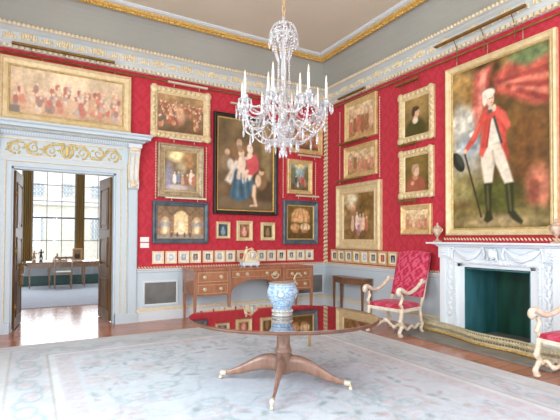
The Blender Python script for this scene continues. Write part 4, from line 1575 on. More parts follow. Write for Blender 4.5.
picture(PW, 'broad gilt-framed garden scene with pale dancers, above the miniatures right of the corner', 'painting', 'r', -0.375, -1.675, 1.205, 2.51, 0.20, GP, p_fete, style='deep', depth=0.09)
picture(PW, 'carved gilt-framed half-length of a dark-haired sitter in olive, topmost of the middle column', 'painting', 'r', -2.12, -2.875, 3.04, 3.90, 0.12, GP, p_head((62, 58, 22), (64, 44, 28), (88, 70, 34), (136, 106, 58), (236, 214, 184)), style='carved')
picture(PW, 'carved gilt-framed half-length of a bald old man in red-brown, middle column on the right wall', 'painting', 'r', -2.13, -2.86, 2.10, 2.92, 0.115, GP, p_head((150, 78, 54), (176, 140, 108), (84, 66, 28), (104, 82, 36), (196, 130, 96), True), style='carved')
picture(PW, 'small gilt-framed pink figure group above the armchair, lowest of the middle column', 'painting', 'r', -2.16, -2.815, 1.49, 1.99, 0.085, G, p_pink(99, 4), style='std')
picture(PW, 'huge gilt-framed full-length portrait of a man in a red coat above the chimneypiece', 'painting', 'r', -3.11, -4.735, 1.475, 4.02, 0.085, GP, p_portrait, style='std', slip=SL, res=0.0125, depth=0.075)

MINI = [-3.59, -3.36, -3.13, -2.91, -2.67, -2.44, -2.22, -1.985, -1.55, -1.33, -1.095, -0.855, -0.635, -0.41]
ORD = ['first', 'second', 'third', 'fourth', 'fifth', 'sixth', 'seventh', 'eighth', 'ninth', 'tenth', 'eleventh', 'twelfth', 'thirteenth', 'fourteenth']
tone = [((170, 186, 204), (214, 220, 226)), ((190, 200, 212), (226, 230, 232)), ((150, 160, 176), (206, 208, 210)), ((96, 70, 66), (196, 170, 160)), ((84, 84, 88), (170, 176, 178)), ((150, 160, 172), (216, 218, 220)), ((110, 112, 116), (190, 192, 190)), ((170, 70, 50), (206, 130, 96)),
        ((120, 128, 138), (214, 214, 210)), ((104, 104, 110), (196, 190, 184)), ((44, 44, 50), (190, 186, 180)), ((90, 86, 86), (200, 190, 180)), ((90, 92, 98), (190, 190, 190)), ((160, 168, 176), (110, 110, 112))]


def mini_paint(seed, bg, fg):
    def f(p):
        p.C[:] = (238, 230, 208)
        p.poly([(0.2, 0.16), (0.8, 0.16), (0.8, 0.84), (0.2, 0.84)], bg, 0.03)
        p.ell(0.5, 0.30, 0.2, 0.16, tuple(x * 0.8 for x in fg), 0.4)
        p.ell(0.5, 0.56, 0.1, 0.12, fg, 0.4)
        p.noise(0.15, 6, seed)
    return f


for i, xc in enumerate(MINI):
    place = ('%s from the left, left of the clock' % ORD[i]) if i < 8 else ('%s to the right of the clock' % ORD[i - 8])
    if i == 7:
        place = 'reddish one beside the clock'
    picture('framed_miniature', 'small framed miniature in the sideboard row, ' + place, 'miniature', 'b', xc - 0.10, xc + 0.10, 0.965, 1.185, 0.028, M['gold_cream'], mini_paint(i, *tone[i]), 'miniatures above the sideboard', style='flat', res=0.012, depth=0.025)
MINR = [-0.255, -0.485, -0.725, -0.97, -1.20, -1.44, -1.69, -1.95]
for i, yc in enumerate(MINR):
    picture('framed_miniature', 'small gilt miniature in the row under the garden scene, %s from the corner' % ORD[i], 'miniature', 'r', yc + 0.113, yc - 0.113, 0.935, 1.19, 0.035, G, mini_paint(30 + i, *tone[(i * 3 + 3) % 14]), 'miniatures right of the corner', style='flat', res=0.012, depth=0.025)

# picture lights


def plight(wall, a, b, z, off, matr, label, arms=2, drop=0.05, back=0.07, arm_top=None):
    L = abs(b - a)
    uc = (a + b) / 2
    if wall == 'b':
        r = thing('picture_light', label, 'picture light', (uc, 0, z), 0, 'picture lights')
    else:
        r = thing('picture_light', label, 'picture light', (0, uc, z), -PI / 2, 'picture lights')
    mb = MB()
    n = 9
    prof_ = [(0.028 * math.cos(t), 0.028 * math.sin(t)) for t in np.linspace(-0.3, PI + 0.3, n)]
    mb.run([[(s * L / 2, -off + q * 1.1, p - 0.008) for q, p in prof_] for s in (-1, 1)])
    mb.build('lamp_trough', matr, r)
    for k in range(arms):
        x = L * (0.0 if arms == 1 else (-0.32 + 0.64 * k / (arms - 1)))
        mb = MB()
        mb.tube(curve([(x, -off, 0.015), (x, -off * 0.6, 0.03), (x, -back, -drop * 0.4), (x, -back, -drop)]), 0.007, 6)
        mb.build('arm', matr, r)
    return r


WM, BD = M['white_metal'], M['brass_dull']
plight('b', -5.80, -4.38, 4.26, 0.20, BD, 'long dark brass picture light over the crowd painting above the door', 3, 0.10, 0.06)
plight('b', -3.49, -2.77, 4.135, 0.14, WM, 'cream picture light above the topmost picture beside the doorcase', 2, 0.05)
plight('b', -3.46, -2.88, 3.155, 0.14, WM, 'cream picture light between the two upper pictures beside the doorcase', 2)
plight('b', -3.52, -2.78, 2.12, 0.14, WM, 'cream picture light above the church interior picture', 2)
plight('b', -2.32, -1.5, 3.95, 0.16, WM, 'cream picture light above the large black-framed family group', 2, 0.12)
plight('b', -0.85, -0.30, 2.29, 0.14, WM, 'cream picture light above the golden vaulted interior', 2)
plight('b', -0.80, -0.25, 3.13, 0.13, WM, 'cream picture light above the small upright landscape near the corner', 2)
plight('r', -0.57, -1.37, 4.265, 0.12, BD, 'brass picture light topmost on the right wall next to the corner', 2, 0.06)
plight('r', -0.60, -1.41, 3.31, 0.14, BD, 'brass picture light between the two upper pictures right of the corner', 2)
plight('r', -0.54, -1.33, 2.575, 0.14, BD, 'brass picture light above the garden scene right of the corner', 2)
plight('r', -2.18, -2.67, 4.03, 0.13, BD, 'brass picture light above the dark-haired sitter in olive', 2, 0.10)
plight('r', -2.23, -2.64, 2.99, 0.13, BD, 'brass picture light above the bald old man', 2)
plight('r', -2.20, -2.62, 2.05, 0.13, BD, 'brass picture light above the small pink figure group', 2)
plight('r', -3.12, -4.50, 4.33, 0.25, BD, 'long brass picture light above the huge red-coat portrait', 3, 0.27, 0.07)

# hanging chains for the picture columns
for wall, u, z0, z1, label in (('b', -3.655, 2.12, 3.14, 'pinkish bead chain left of the picture column beside the doorcase'), ('b', -2.735, 2.12, 3.14, 'pinkish bead chain right of the picture column beside the doorcase'),
                               ('b', -1.09, 2.26, 3.15, 'pinkish bead chain left of the small upright landscape'), ('b', -0.29, 2.26, 3.08, 'pinkish bead chain right of the small upright landscape'),
                               ('r', -0.50, 2.56, 4.10, 'pinkish bead chain left of the pictures right of the corner'), ('r', -1.67, 2.56, 4.10, 'pinkish bead chain right of the pictures next to the corner')):
    mb = MB()
    n_ = int((z1 - z0) / 0.05)
    for k in range(n_):
        z = z0 + k * 0.05
        c = (u, -0.018, z) if wall == 'b' else (-0.018, u, z)
        mb.ball(c, (0.016, 0.014, 0.026), 6, 4)
    tag(mb.build('picture_chain', M['cord']), label, 'chain', 'hanging chains of the picture columns')
for wall, us, z0, z1, lab in (('b', (-5.4, -4.85, -4.35), 4.12, 4.17, 'over the crowd painting above the door'), ('r', (-3.35, -3.85, -4.35), 4.0, 4.14, 'over the huge red-coat portrait')):
    for k, u in enumerate(us):
        mb = MB()
        mb.tube([(u, -0.05, z0), (u, -0.05, z1)] if wall == 'b' else [(-0.05, u, z0), (-0.05, u, z1)], 0.006, 6)
        tag(mb.build('hanging_wire', M['silver_frame']), 'short hanging wire %s, %s of three from the left' % (lab, ORD[k]), 'wire', 'picture hanging wires')

# switch plates
for z, lb in ((1.345, 'upper white switch plate on the red wall beside the doorcase'), (1.245, 'lower white switch plate on the red wall beside the doorcase')):
    t = thing('switch_plate', lb, 'switch', (-3.83, 0, z))
    mb = MB()
    mb.box(-0.075, 0.075, -0.012, 0.0, 0, 0.085)
    mb.build('plate', M['plastic'], t, 0.004)
    mb = MB()
    for q in (-0.035, 0.035):
        mb.box(q - 0.014, q + 0.014, -0.018, -0.01, 0.025, 0.06)
    mb.build('rocker', M['plastic'], t, 0.002)

# dado grilles
for (x0, x1, lb) in ((-3.86, -3.25, 'grey mesh heating grille in the dado between doorcase and sideboard'), (-0.76, -0.09, 'grey mesh heating grille in the dado between sideboard and corner')):
    t = thing('heating_grille', lb, 'grille', ((x0 + x1) / 2, -0.03, 0.25))
    hw = (x1 - x0) / 2
    mb = MB()
    mb.box(-hw + 0.03, hw - 0.03, -0.008, 0.0, 0.03, 0.40)
    mb.build('mesh_panel', M['grille'], t)
    mb = MB()
    mb.frame(2 * hw, 0.43, [(0, 0), (0, 0.018), (0.02, 0.022), (0.035, 0.012), (0.035, 0.0)])
    mb.build('frame', M['paint_white'], t)
# ------------------------------------------------------------------ SIDEBOARD
t = thing('sideboard', 'long inlaid mahogany sideboard with brass handles under the miniatures', 'sideboard', (-2.01, -0.41, 0))
HW, D0, D1 = 1.185, -0.31, 0.30
mb = MB()
top_ = [(-HW - 0.01, D1), (-HW - 0.01, D0 + 0.02), (-HW + 0.02, D0 - 0.015), (-0.53, D0 - 0.015), (-0.50, D0 + 0.03), (0.50, D0 + 0.03), (0.53, D0 - 0.015), (HW - 0.02, D0 - 0.015), (HW + 0.01, D0 + 0.02), (HW + 0.01, D1)]
mb.prism(top_, lambda a, b, d: (a, b, d), 0.872, 0.90)
mb.build('top', M['mahog'], t, 0.004)
mb = MB()
for x0, x1 in ((-HW, -0.52), (0.52, HW)):
    mb.box(x0, x1, D0 + 0.01, D1 - 0.01, 0.455, 0.872)
arch = [(-0.52, 0.872), (-0.52, 0.455)] + [(-0.50 + 0.50 * (1 - math.cos(q)), 0.44 + 0.25 * math.sin(q)) for q in np.linspace(0.05, PI - 0.05, 19)] + [(0.52, 0.455), (0.52, 0.872)]
mb.prism(arch, lambda a, b, d: (a, d, b), D0 + 0.05, D0 + 0.075)
mb.box(-0.52, 0.52, D0 + 0.075, D1 - 0.01, 0.70, 0.872)
mb.build('carcass', M['mahog'], t, 0.003)


def bail(x, y, z, parent):
    mb = MB()
    mb.ball((x, y, z), (0.034, 0.007, 0.03), 12, 6)
    mb.ball((x, y - 0.008, z), (0.012, 0.008, 0.012), 8, 5)
    mb.tube([(x + 0.028 * math.cos(a), y - 0.012, z - 0.004 + 0.026 * math.sin(a)) for a in np.linspace(PI, 2 * PI, 9)], 0.005, 6)
    mb.build('handle', M['handle'], parent)


def drawer(x0, x1, z0, z1, y, hs):
    mb = MB()
    mb.box(x0, x1, y - 0.012, y + 0.01, z0, z1)
    d = mb.build('drawer', M['mahog'], t, 0.003)
    mb = MB()
    mb.frame(x1 - x0 - 0.03, z1 - z0 - 0.03, [(0, 0), (0, 0.002), (0.006, 0.002), (0.006, 0)])
    mb.v = [(a + (x0 + x1) / 2, b + y - 0.0115, c + z0 + 0.015) for a, b, c in mb.v]
    mb.build('stringing', M['inlay'], d)
    for h in hs:
        bail(x0 + (x1 - x0) * h, y - 0.016, (z0 + z1) / 2, d)


for s in (-1, 1):
    xa, xb = (-HW + 0.055, -0.575) if s < 0 else (0.575, HW - 0.055)
    drawer(xa, xb, 0.475, 0.655, D0 + 0.01, (0.24, 0.76))
    drawer(xa, xb, 0.67, 0.86, D0 + 0.01, (0.24, 0.76))
drawer(-0.50, 0.50, 0.72, 0.86, D0 + 0.05, (0.12, 0.30, 0.70, 0.88))
mb = MB()
mb.tube([(0.83 + 0.075 * math.cos(a), D0 - 0.012, 0.665 + 0.095 * math.sin(a)) for a in np.linspace(0.6, 4.4, 16)], 0.02, 6)
for a in np.linspace(0.6, 4.4, 7):
    mb.ball((0.83 + 0.085 * math.cos(a), D0 - 0.02, 0.665 + 0.1 * math.sin(a)), (0.026, 0.012, 0.026), 6, 4)
mb.build('foliate_mount', M['handle'], t)
mb = MB()
mb.tube([(0.36 + 0.07 * math.cos(a), D0 + 0.02, 0.76 + 0.07 * math.sin(a)) for a in np.linspace(PI, 2 * PI, 13)], 0.012, 6)
for a in np.linspace(PI, 2 * PI, 6):
    mb.ball((0.36 + 0.07 * math.cos(a), D0 + 0.02, 0.76 + 0.07 * math.sin(a)), (0.02, 0.012, 0.02), 6, 4)
mb.ball((0.36, D0 + 0.028, 0.77), (0.05, 0.012, 0.04), 8, 5)
mb.build('ring_mount', M['handle'], t)
for x in (-HW + 0.028, -0.545, 0.545, HW - 0.028):
    for y in (D0 + 0.03, D1 - 0.04):
        if y > 0 and abs(x) < 1:
            continue
        mb = MB()
        mb.taper(x, y, 0.0, 0.46, 0.016, 0.027)
        mb.box(x - 0.027, x + 0.027, y - 0.027, y + 0.027, 0.46, 0.872)
        mb.build('leg', M['mahog_v'], t, 0.002)

# gilt clock
t = thing('mantel_clock', 'gilt figural clock with white round dial on the sideboard', 'clock', (-2.035, -0.42, 0.901))
mb = MB()
mb.box(-0.165, 0.165, -0.075, 0.075, 0.022, 0.085)
mb.box(-0.175, 0.175, -0.085, 0.085, 0.075, 0.09)
for x in (-0.13, 0, 0.13):
    mb.lathe([(0.018, 0), (0.024, 0.012), (0.014, 0.024)], (x, -0.05, 0), 8)
    mb.lathe([(0.018, 0), (0.024, 0.012), (0.014, 0.024)], (x, 0.05, 0), 8)
mb.build('plinth', M['marble'], t, 0.004)
mb = MB()
mb.prism([(-0.12, 0.09), (0.14, 0.09), (0.135, 0.2), (0.11, 0.27), (0.05, 0.3), (-0.02, 0.28), (-0.1, 0.22)], lambda a, b, d: (a, d, b), -0.05, 0.05)
for k in range(12):
    a = k * PI / 6
    mb.ball((0.045 + 0.072 * math.cos(a), -0.05, 0.205 + 0.072 * math.sin(a)), 0.017, 6, 4)
mb.tube(curve([(0.13, -0.03, 0.1), (0.155, -0.04, 0.15), (0.13, -0.03, 0.21), (0.15, -0.03, 0.25)]), 0.016, 6)
mb.tube(curve([(-0.1, -0.03, 0.1), (-0.145, -0.04, 0.14), (-0.12, -0.03, 0.2)]), 0.016, 6)
mb.build('case', M['gold_cream'], t)
mb = MB()
mb.lathe([(0.0, 0.0), (0.056, 0.0), (0.056, 0.012), (0.0, 0.014)], n=24)
mb.v = [(a + 0.045, -0.05 - c, b + 0.205) for a, b, c in mb.v]
dl = mb.build('dial', M['dial'], t)
mb = MB()
for k in range(12):
    a = k * PI / 6
    mb.box(0.045 + 0.046 * math.cos(a) - 0.003, 0.045 + 0.046 * math.cos(a) + 0.003, -0.068, -0.063, 0.205 + 0.046 * math.sin(a) - 0.003, 0.205 + 0.046 * math.sin(a) + 0.003)
mb.tube([(0.045, -0.067, 0.205), (0.063, -0.067, 0.232)], 0.003, 5)
mb.tube([(0.045, -0.067, 0.205), (0.045, -0.067, 0.168)], 0.003, 5)
mb.build('hands', M['black'], dl)
mb = MB()
mb.tube(curve([(-0.10, -0.02, 0.21), (-0.085, -0.02, 0.27), (-0.075, -0.02, 0.315)]), [0.03] * 6 + [0.032] * 6 + [0.018], 8)
mb.ball((-0.07, -0.02, 0.345), (0.02, 0.022, 0.024))
mb.tube(curve([(-0.07, -0.03, 0.31), (-0.02, -0.04, 0.32), (0.03, -0.03, 0.345)]), 0.010, 6)
mb.tube(curve([(-0.09, -0.03, 0.23), (-0.03, -0.06, 0.24), (-0.04, -0.06, 0.15)]), 0.018, 6)
mb.ball((0.045, 0, 0.315), (0.04, 0.03, 0.022))
mb.build('figure', M['gold_cream'], t)

# card table on the right wall
M['darkwood'] = mat('worn_brown_mahogany', (136, 98, 72), 0.3, 0, (108, 74, 52), 6, stretch=(5, 1, 1))
t = thing('card_table', 'small folded serpentine mahogany card table against the right wall', 'table', (0, -1.085, 0), -PI / 2)
pl = [(-0.47, -0.075), (-0.47, -0.30)] + [(x, -0.35 - 0.04 * math.cos(x / 0.47 * PI)) for x in np.linspace(-0.44, 0.44, 15)] + [(0.47, -0.30), (0.47, -0.075)]
mb = MB()
mb.prism(pl, lambda a, b, d: (a, b, d), 0.655, 0.668)
mb.prism(pl, lambda a, b, d: (a, b, d), 0.670, 0.683)
mb.build('tabletop', M['darkwood'], t, 0.003)
mb = MB()
mb.prism([(a * 0.95, b * 0.95 - 0.005) for a, b in pl], lambda a, b, d: (a, b, d), 0.565, 0.655)
mb.build('apron', M['darkwood'], t)
for x in (-0.42, 0.42):
    for y in (-0.285, -0.105):
        mb = MB()
        mb.taper(x, y, 0, 0.56, 0.013, 0.022)
        mb.box(x - 0.023, x + 0.023, y - 0.023, y + 0.023, 0.56, 0.655)
        mb.build('leg', M['darkwood'], t)

# ------------------------------------------------------------------ PEDESTAL TABLE
TZ = 0.67
t = thing('pedestal_table', 'large mirror-polished pedestal table on the pale rug under the chandelier', 'table', (-3.405, -3.96, 0.013))
zt = TZ - 0.013
th0 = math.radians(-32)
mb = MB()
n = 96
rim = [(0.975, zt - 0.032), (0.995, zt - 0.030), (1.0, zt - 0.018), (0.997, zt - 0.008), (0.985, zt - 0.002)]


def oval(sc, z):
    out = []
    for k in range(n):
        a = 2 * PI * k / n
        p, q = 0.915 * sc * math.cos(a), 0.77 * sc * math.sin(a)
        out.append((p * math.cos(th0) - q * math.sin(th0), p * math.sin(th0) + q * math.cos(th0), z))
    return out


mb.add(oval(0.988, zt - 0.028) + oval(0.988, zt), [(k, (k + 1) % n, n + (k + 1) % n, n + k) for k in range(n)] + [tuple(range(n - 1, -1, -1)), tuple(range(n, 2 * n))])
tt = mb.build('tabletop', M['table'], t)
mb = MB()
vs_ = [q for sc, z in rim for q in oval(sc, z)]
mb.add(vs_, [(i * n + k, i * n + (k + 1) % n, ((i + 1) % 5) * n + (k + 1) % n, ((i + 1) % 5) * n + k) for i in range(5) for k in range(n)])
te = mb.build('edge_moulding', M['rim'], t)
for o in (tt, te):      # slight far-side tilt, set so the wall's reflection lands in place
    o.rotation_mode = 'AXIS_ANGLE'
    o.rotation_axis_angle = (-0.0115, 0.865, -0.502, 0)
mb = MB()
R_ = Matrix.Rotation(math.radians(15), 3, 'Z')
for s in (-1, 1):
    pts = [(s * 0.16 - 0.02, -0.52, zt - 0.05), (s * 0.16 + 0.02, -0.52, zt - 0.05), (s * 0.16 + 0.02, 0.52, zt - 0.05), (s * 0.16 - 0.02, 0.52, zt - 0.05)]
    lo = [(a, b * 0.75, zt - 0.09) for a, b, c in pts]
    hi = [(a, b, zt - 0.032) for a, b, c in pts]
    mb.add([R_ @ Vector(q) for q in lo + pts + hi], [(0, 3, 2, 1), (8, 9, 10, 11)] + [(i + 4 * j, (i + 1) % 4 + 4 * j, (i + 1) % 4 + 4 * j + 4, i + 4 * j + 4) for j in (0, 1) for i in range(4)])
mb.box(-0.2, 0.2, -0.2, 0.2, zt - 0.07, zt - 0.032)
mb.build('bearers', M['tleg'], t)
mb = MB()
mb.lathe([(0.04, 0.10), (0.075, 0.115), (0.075, 0.31), (0.082, 0.315), (0.084, 0.33), (0.07, 0.338), (0.078, 0.348), (0.07, 0.36), (0.066, 0.37), (0.064, 0.45), (0.07, 0.55), (0.085, zt - 0.06), (0.10, zt - 0.05)], n=28)
mb.build('column', M['tleg'], t)
for k in range(4):
    a = math.radians((45, 136, 231, 315)[k])
    P = lambda r, z: (r * math.cos(a), r * math.sin(a), z)
    mb = MB()
    path = curve([P(0.05, 0.20), P(0.17, 0.205), P(0.30, 0.165), P(0.43, 0.108), P(0.54, 0.075), P(0.60, 0.066)], 5)
    rad = np.interp(np.linspace(0, 1, len(path)), (0, 0.2, 0.5, 0.8, 1), (0.085, 0.078, 0.05, 0.028, 0.022))
    mb.tube(path, list(rad), 10, 0.42)
    lg = mb.build('leg', M['tleg'], t)
    mb = MB()
    mb.tube([P(0.585, 0.066), P(0.645, 0.062)], [0.026, 0.024], 8, 0.8)
    mb.tube([P(0.635, 0.06), P(0.645, 0.035)], 0.012, 6)
    c = Vector(P(0.645, 0.018))
    ax = Vector((-math.sin(a), math.cos(a), 0))
    mb.tube([c - ax * 0.012, c + ax * 0.012], 0.018, 12)
    mb.build('castor', M['white_metal'], lg)

# porcelain jar
t = thing('porcelain_jar', 'blue and white porcelain jar on a silvered foot in the middle of the polished table', 'jar', (-3.40, -3.93, TZ + 0.001))
mb = MB()
mb.lathe([(0.098, 0.0), (0.104, 0.008), (0.10, 0.016), (0.088, 0.022), (0.095, 0.04), (0.10, 0.05), (0.092, 0.062), (0.085, 0.068)], n=32)
for k in range(20):
    a = k * PI / 10
    mb.ball((0.096 * math.cos(a), 0.096 * math.sin(a), 0.045), (0.012, 0.012, 0.016), 6, 4)
mb.build('metal_foot', M['jarfoot'], t)
prof = [(0.088, 0.066), (0.094, 0.085), (0.112, 0.12), (0.135, 0.165), (0.149, 0.205), (0.150, 0.235), (0.143, 0.262), (0.133, 0.285), (0.128, 0.300), (0.131, 0.313), (0.127, 0.316), (0.120, 0.305), (0.125, 0.285), (0.12, 0.15), (0.0, 0.09)]
pz = np.array([q[1] for q in prof[:10]])
prr = np.array([q[0] for q in prof[:10]])
zs = np.concatenate([np.linspace(0.066, 0.313, 60)])
rs = np.interp(zs, pz, prr)
nn = 96
A = np.linspace(0, 2 * PI, nn, endpoint=False)
vs_ = [(r * math.cos(a), r * math.sin(a), z) for r, z in zip(rs, zs) for a in A]
fs = [(i * nn + k, i * nn + (k + 1) % nn, (i + 1) * nn + (k + 1) % nn, (i + 1) * nn + k) for i in range(59) for k in range(nn)]
b0 = len(vs_)
for r, z in prof[10:]:
    vs_ += [(max(r, 0.001) * math.cos(a), max(r, 0.001) * math.sin(a), z) for a in A]
m0 = 59 * nn
for j in range(len(prof) - 10):
    base0, base1 = (m0 if j == 0 else b0 + (j - 1) * nn), b0 + j * nn
    fs += [(base0 + k, base0 + (k + 1) % nn, base1 + (k + 1) % nn, base1 + k) for k in range(nn)]
me = bpy.data.meshes.new('body')
me.from_pydata(vs_, [], fs)
me.polygons.foreach_set('use_smooth', [True] * len(fs))
PC = np.zeros((len(vs_), 3)) + np.array((172, 192, 206.0))
ang = np.array([math.atan2(v[1], v[0]) for v in vs_])
zz = np.array([v[2] for v in vs_])
fl = vnoise((ang + 4) * 5.5, zz * 55, 12) - 0.5 + 0.6 * (vnoise((ang + 4) * 7, zz * 70, 13) - 0.5)
al = np.clip(np.abs(fl) * -6 + 1.2, 0, 1)[:, None]
PC = PC * (1 - al * 0.75) + np.array((92, 134, 178)) * al * 0.75
for a_, z_, r_, cc in ((-2.2, 0.215, 0.03, (236, 222, 170)), (-0.9, 0.19, 0.03, (236, 222, 170)), (0.6, 0.21, 0.03, (236, 222, 170)), (2.2, 0.2, 0.03, (236, 222, 170))):
    dd = np.hypot(((ang - a_ + PI) % (2 * PI) - PI) * 0.14, zz - z_)
    al = np.clip(1.6 - dd / r_ * 1.4, 0, 1)[:, None]
    PC = PC * (1 - al) + np.array(cc) * al
    al = np.clip(1.3 - np.abs(dd - r_) / 0.008, 0, 1)[:, None] * 0.7
    PC = PC * (1 - al) + np.array((86, 122, 170)) * al
for zc in (0.075, 0.10, 0.30, 0.28):
    al = np.clip(1.3 - np.abs(zz - zc) / 0.004, 0, 1)[:, None] * 0.7
    PC = PC * (1 - al) + np.array((90, 126, 172)) * al
set_paint(me, PC)
me.materials.append(M['china'])
o = bpy.data.objects.new('body', me)
COL.objects.link(o)
o.parent = t
mb = MB()
mb.lathe([(0.129, 0.306), (0.135, 0.312), (0.133, 0.319), (0.126, 0.318)], n=36)
mb.build('metal_rim', M['jarfoot'], t)

# slender post behind the table
t = thing('wooden_post', 'slender pale wooden post standing on the rug behind the pedestal table', 'post', (-2.36, -2.87, 0.013))
mb = MB()
mb.tube([(0, 0, 0.0), (0, 0, 0.42)], [0.018, 0.022], 10)
mb.build('shaft', M['inlay'], t)
mb = MB()
mb.lathe([(0.03, 0.42), (0.034, 0.43), (0.02, 0.445), (0.026, 0.46), (0.0, 0.475)], n=12)
mb.build('finial', M['inlay'], t)

# ------------------------------------------------------------------ ARMCHAIRS


def armchair(label, loc, rz):
    t = thing('armchair', label, 'armchair', loc, rz, 'crimson armchairs beside the chimneypiece')
    W = M['chairgilt']
    # back panel, raked
    mb = MB()
    n_ = 12
    fr, bk = [], []
    for j in range(n_ + 1):
        v = j / n_
        for i in range(n_ + 1):
            u = i / n_
            x = -0.285 + 0.57 * u
            crest = 0.03 * math.sin(u * PI)
            z = 0.53 + (0.67 + crest) * v
            bul = 0.03 * (math.sin(u * PI) * math.sin(v * PI)) ** 0.5
            yb = 0.325 + 0.20 * v
            fr.append((x, yb - 0.03 - bul, z))
            bk.append((x, yb + 0.03, z))
    k = (n_ + 1)
    q = [(j * k + i, j * k + i + 1, (j + 1) * k + i + 1, (j + 1) * k + i) for j in range(n_) for i in range(n_)]
    o_ = len(fr)
    side = []
    loop = [i for i in range(k)] + [j * k + n_ for j in range(1, k)] + [n_ * k + i for i in range(n_ - 1, -1, -1)] + [j * k for j in range(n_ - 1, 0, -1)]
    for a, b in zip(loop, loop[1:] + loop[:1]):
        side.append((a, b, b + o_, a + o_))
    mb.add(fr + bk, q + [tuple(i + o_ for i in f) for f in q] + side, False)
    mb.build('back_cushion', M['velvet'], t)
    for s in (-1, 1):
        mb = MB()
        mb.tube([(s * 0.27, 0.225, 0.34), (s * 0.27, 0.335, 0.55), (s * 0.265, 0.54, 1.16)], [0.024, 0.024, 0.016], 8)
        mb.build('back_post', W, t)
    # seat
    mb = MB()
    m_ = 10
    up_, lo_ = [], []
    for j in range(m_ + 1):
        for i in range(m_ + 1):
            u, v = i / m_, j / m_
            x = (-0.30 + 0.60 * u) * (1 - 0.06 * v)
            y = -0.265 + 0.50 * v
            dome = 0.045 * (max(0, math.sin(u * PI)) * max(0, math.sin(v * PI))) ** 0.35
            up_.append((x, y, 0.445 + dome))
            lo_.append((x, y, 0.40))
    k = m_ + 1
    q = [(j * k + i, j * k + i + 1, (j + 1) * k + i + 1, (j + 1) * k + i) for j in range(m_) for i in range(m_)]
    o_ = len(up_)
    loop = [i for i in range(k)] + [j * k + m_ for j in range(1, k)] + [m_ * k + i for i in range(m_ - 1, -1, -1)] + [j * k for j in range(m_ - 1, 0, -1)]
    mb.add(up_ + lo_, q + [tuple(i + o_ for i in f) for f in q] + [(a, b, b + o_, a + o_) for a, b in zip(loop, loop[1:] + loop[:1])], True)
    se = mb.build('seat_cushion', M['velvet'], t)
    mb = MB()
    mb.box(-0.30, 0.30, -0.27, -0.235, 0.355, 0.405)
    mb.box(-0.28, 0.28, 0.19, 0.225, 0.355, 0.405)
    for s in (-1, 1):
        mb.box(s * 0.30 - 0.018, s * 0.30 + 0.018, -0.26, 0.21, 0.355, 0.405)
    mb.build('seat_rail', W, t, 0.006)
    for s in (-1, 1):
        # front leg: carved double scroll
        mb = MB()
        x = s * 0.29
        mb.tube(curve([(x, -0.285, 0.035), (x, -0.315, 0.075), (x, -0.275, 0.13), (x, -0.245, 0.18), (x, -0.285, 0.235), (x, -0.265, 0.32), (x, -0.26, 0.40)], 5), list(np.interp(np.linspace(0, 1, 31), (0, 0.3, 0.6, 1), (0.030, 0.026, 0.032, 0.028))), 8)
        mb.ball((x, -0.285, 0.026), (0.036, 0.042, 0.026))
        mb.ball((x, -0.315, 0.075), (0.03, 0.03, 0.03))
        mb.ball((x, -0.30, 0.235), (0.03, 0.034, 0.034))
        mb.ball((x, -0.235, 0.18), (0.028, 0.028, 0.028))
        mb.build('leg', W, t)
        # arm support and arm
        mb = MB()
        mb.tube(curve([(x, -0.265, 0.35), (x, -0.245, 0.42), (x, -0.285, 0.48), (x, -0.25, 0.55), (x, -0.275, 0.62)], 5), [0.022] * 21, 8)
        mb.ball((x, -0.29, 0.48), (0.026, 0.028, 0.028))
        mb.ball((x, -0.24, 0.55), (0.024, 0.024, 0.024))
        mb.build('arm_support', W, t)
        mb = MB()
        xa = s * 0.30
        mb.tube(curve([(xa, -0.335, 0.61), (xa, -0.365, 0.645), (xa, -0.335, 0.69), (xa, -0.27, 0.685), (xa, -0.16, 0.635), (xa, -0.04, 0.635), (xa, 0.11, 0.69), (xa, 0.23, 0.76), (xa * 0.97, 0.37, 0.77)], 5), list(np.interp(np.linspace(0, 1, 41), (0, 0.2, 0.5, 1), (0.022, 0.034, 0.03, 0.024))), 8)
        mb.ball((xa, -0.335, 0.64), (0.032, 0.034, 0.034))
        mb.ball((xa, 0.25, 0.79), (0.026, 0.04, 0.03))
        mb.build('arm', W, t)
        # rear leg
        mb = MB()
        mb.tube(curve([(x, 0.27, 0.02), (x, 0.235, 0.08), (x, 0.265, 0.15), (x, 0.225, 0.24), (x * 0.95, 0.235, 0.40)], 5), [0.026] * 21, 8)
        mb.ball((x, 0.268, 0.024), (0.032, 0.034, 0.024))
        mb.ball((x, 0.28, 0.15), (0.026, 0.026, 0.028))
        mb.build('leg', W, t)
        # side stretcher
        mb = MB()
        mb.tube(curve([(x, -0.28, 0.11), (x, -0.2, 0.15), (x, -0.12, 0.10), (x, -0.02, 0.14), (x, 0.08, 0.10), (x, 0.16, 0.15), (x, 0.25, 0.11)], 5), 0.02, 8)
        mb.build('stretcher', W, t)
    mb = MB()
    for s in (-1, 1):
        mb.tube(curve([(s * 0.29, -0.23, 0.13), (s * 0.22, -0.235, 0.18), (s * 0.15, -0.235, 0.13), (s * 0.08, -0.235, 0.17), (0, -0.235, 0.22)], 5), 0.02, 8)
        mb.ball((s * 0.15, -0.24, 0.135), (0.034, 0.026, 0.03))
    mb.ball((0, -0.24, 0.215), (0.05, 0.026, 0.036))
    mb.build('front_stretcher', W, t)
    return t


armchair('crimson damask armchair with cream scrolled arms, left of the chimneypiece', (-0.705, -2.74, 0.0), math.radians(-80))
armchair('crimson damask armchair with cream scrolled arms, right of the chimneypiece at the picture edge', (-0.76, -5.36, 0.0), math.radians(-97))

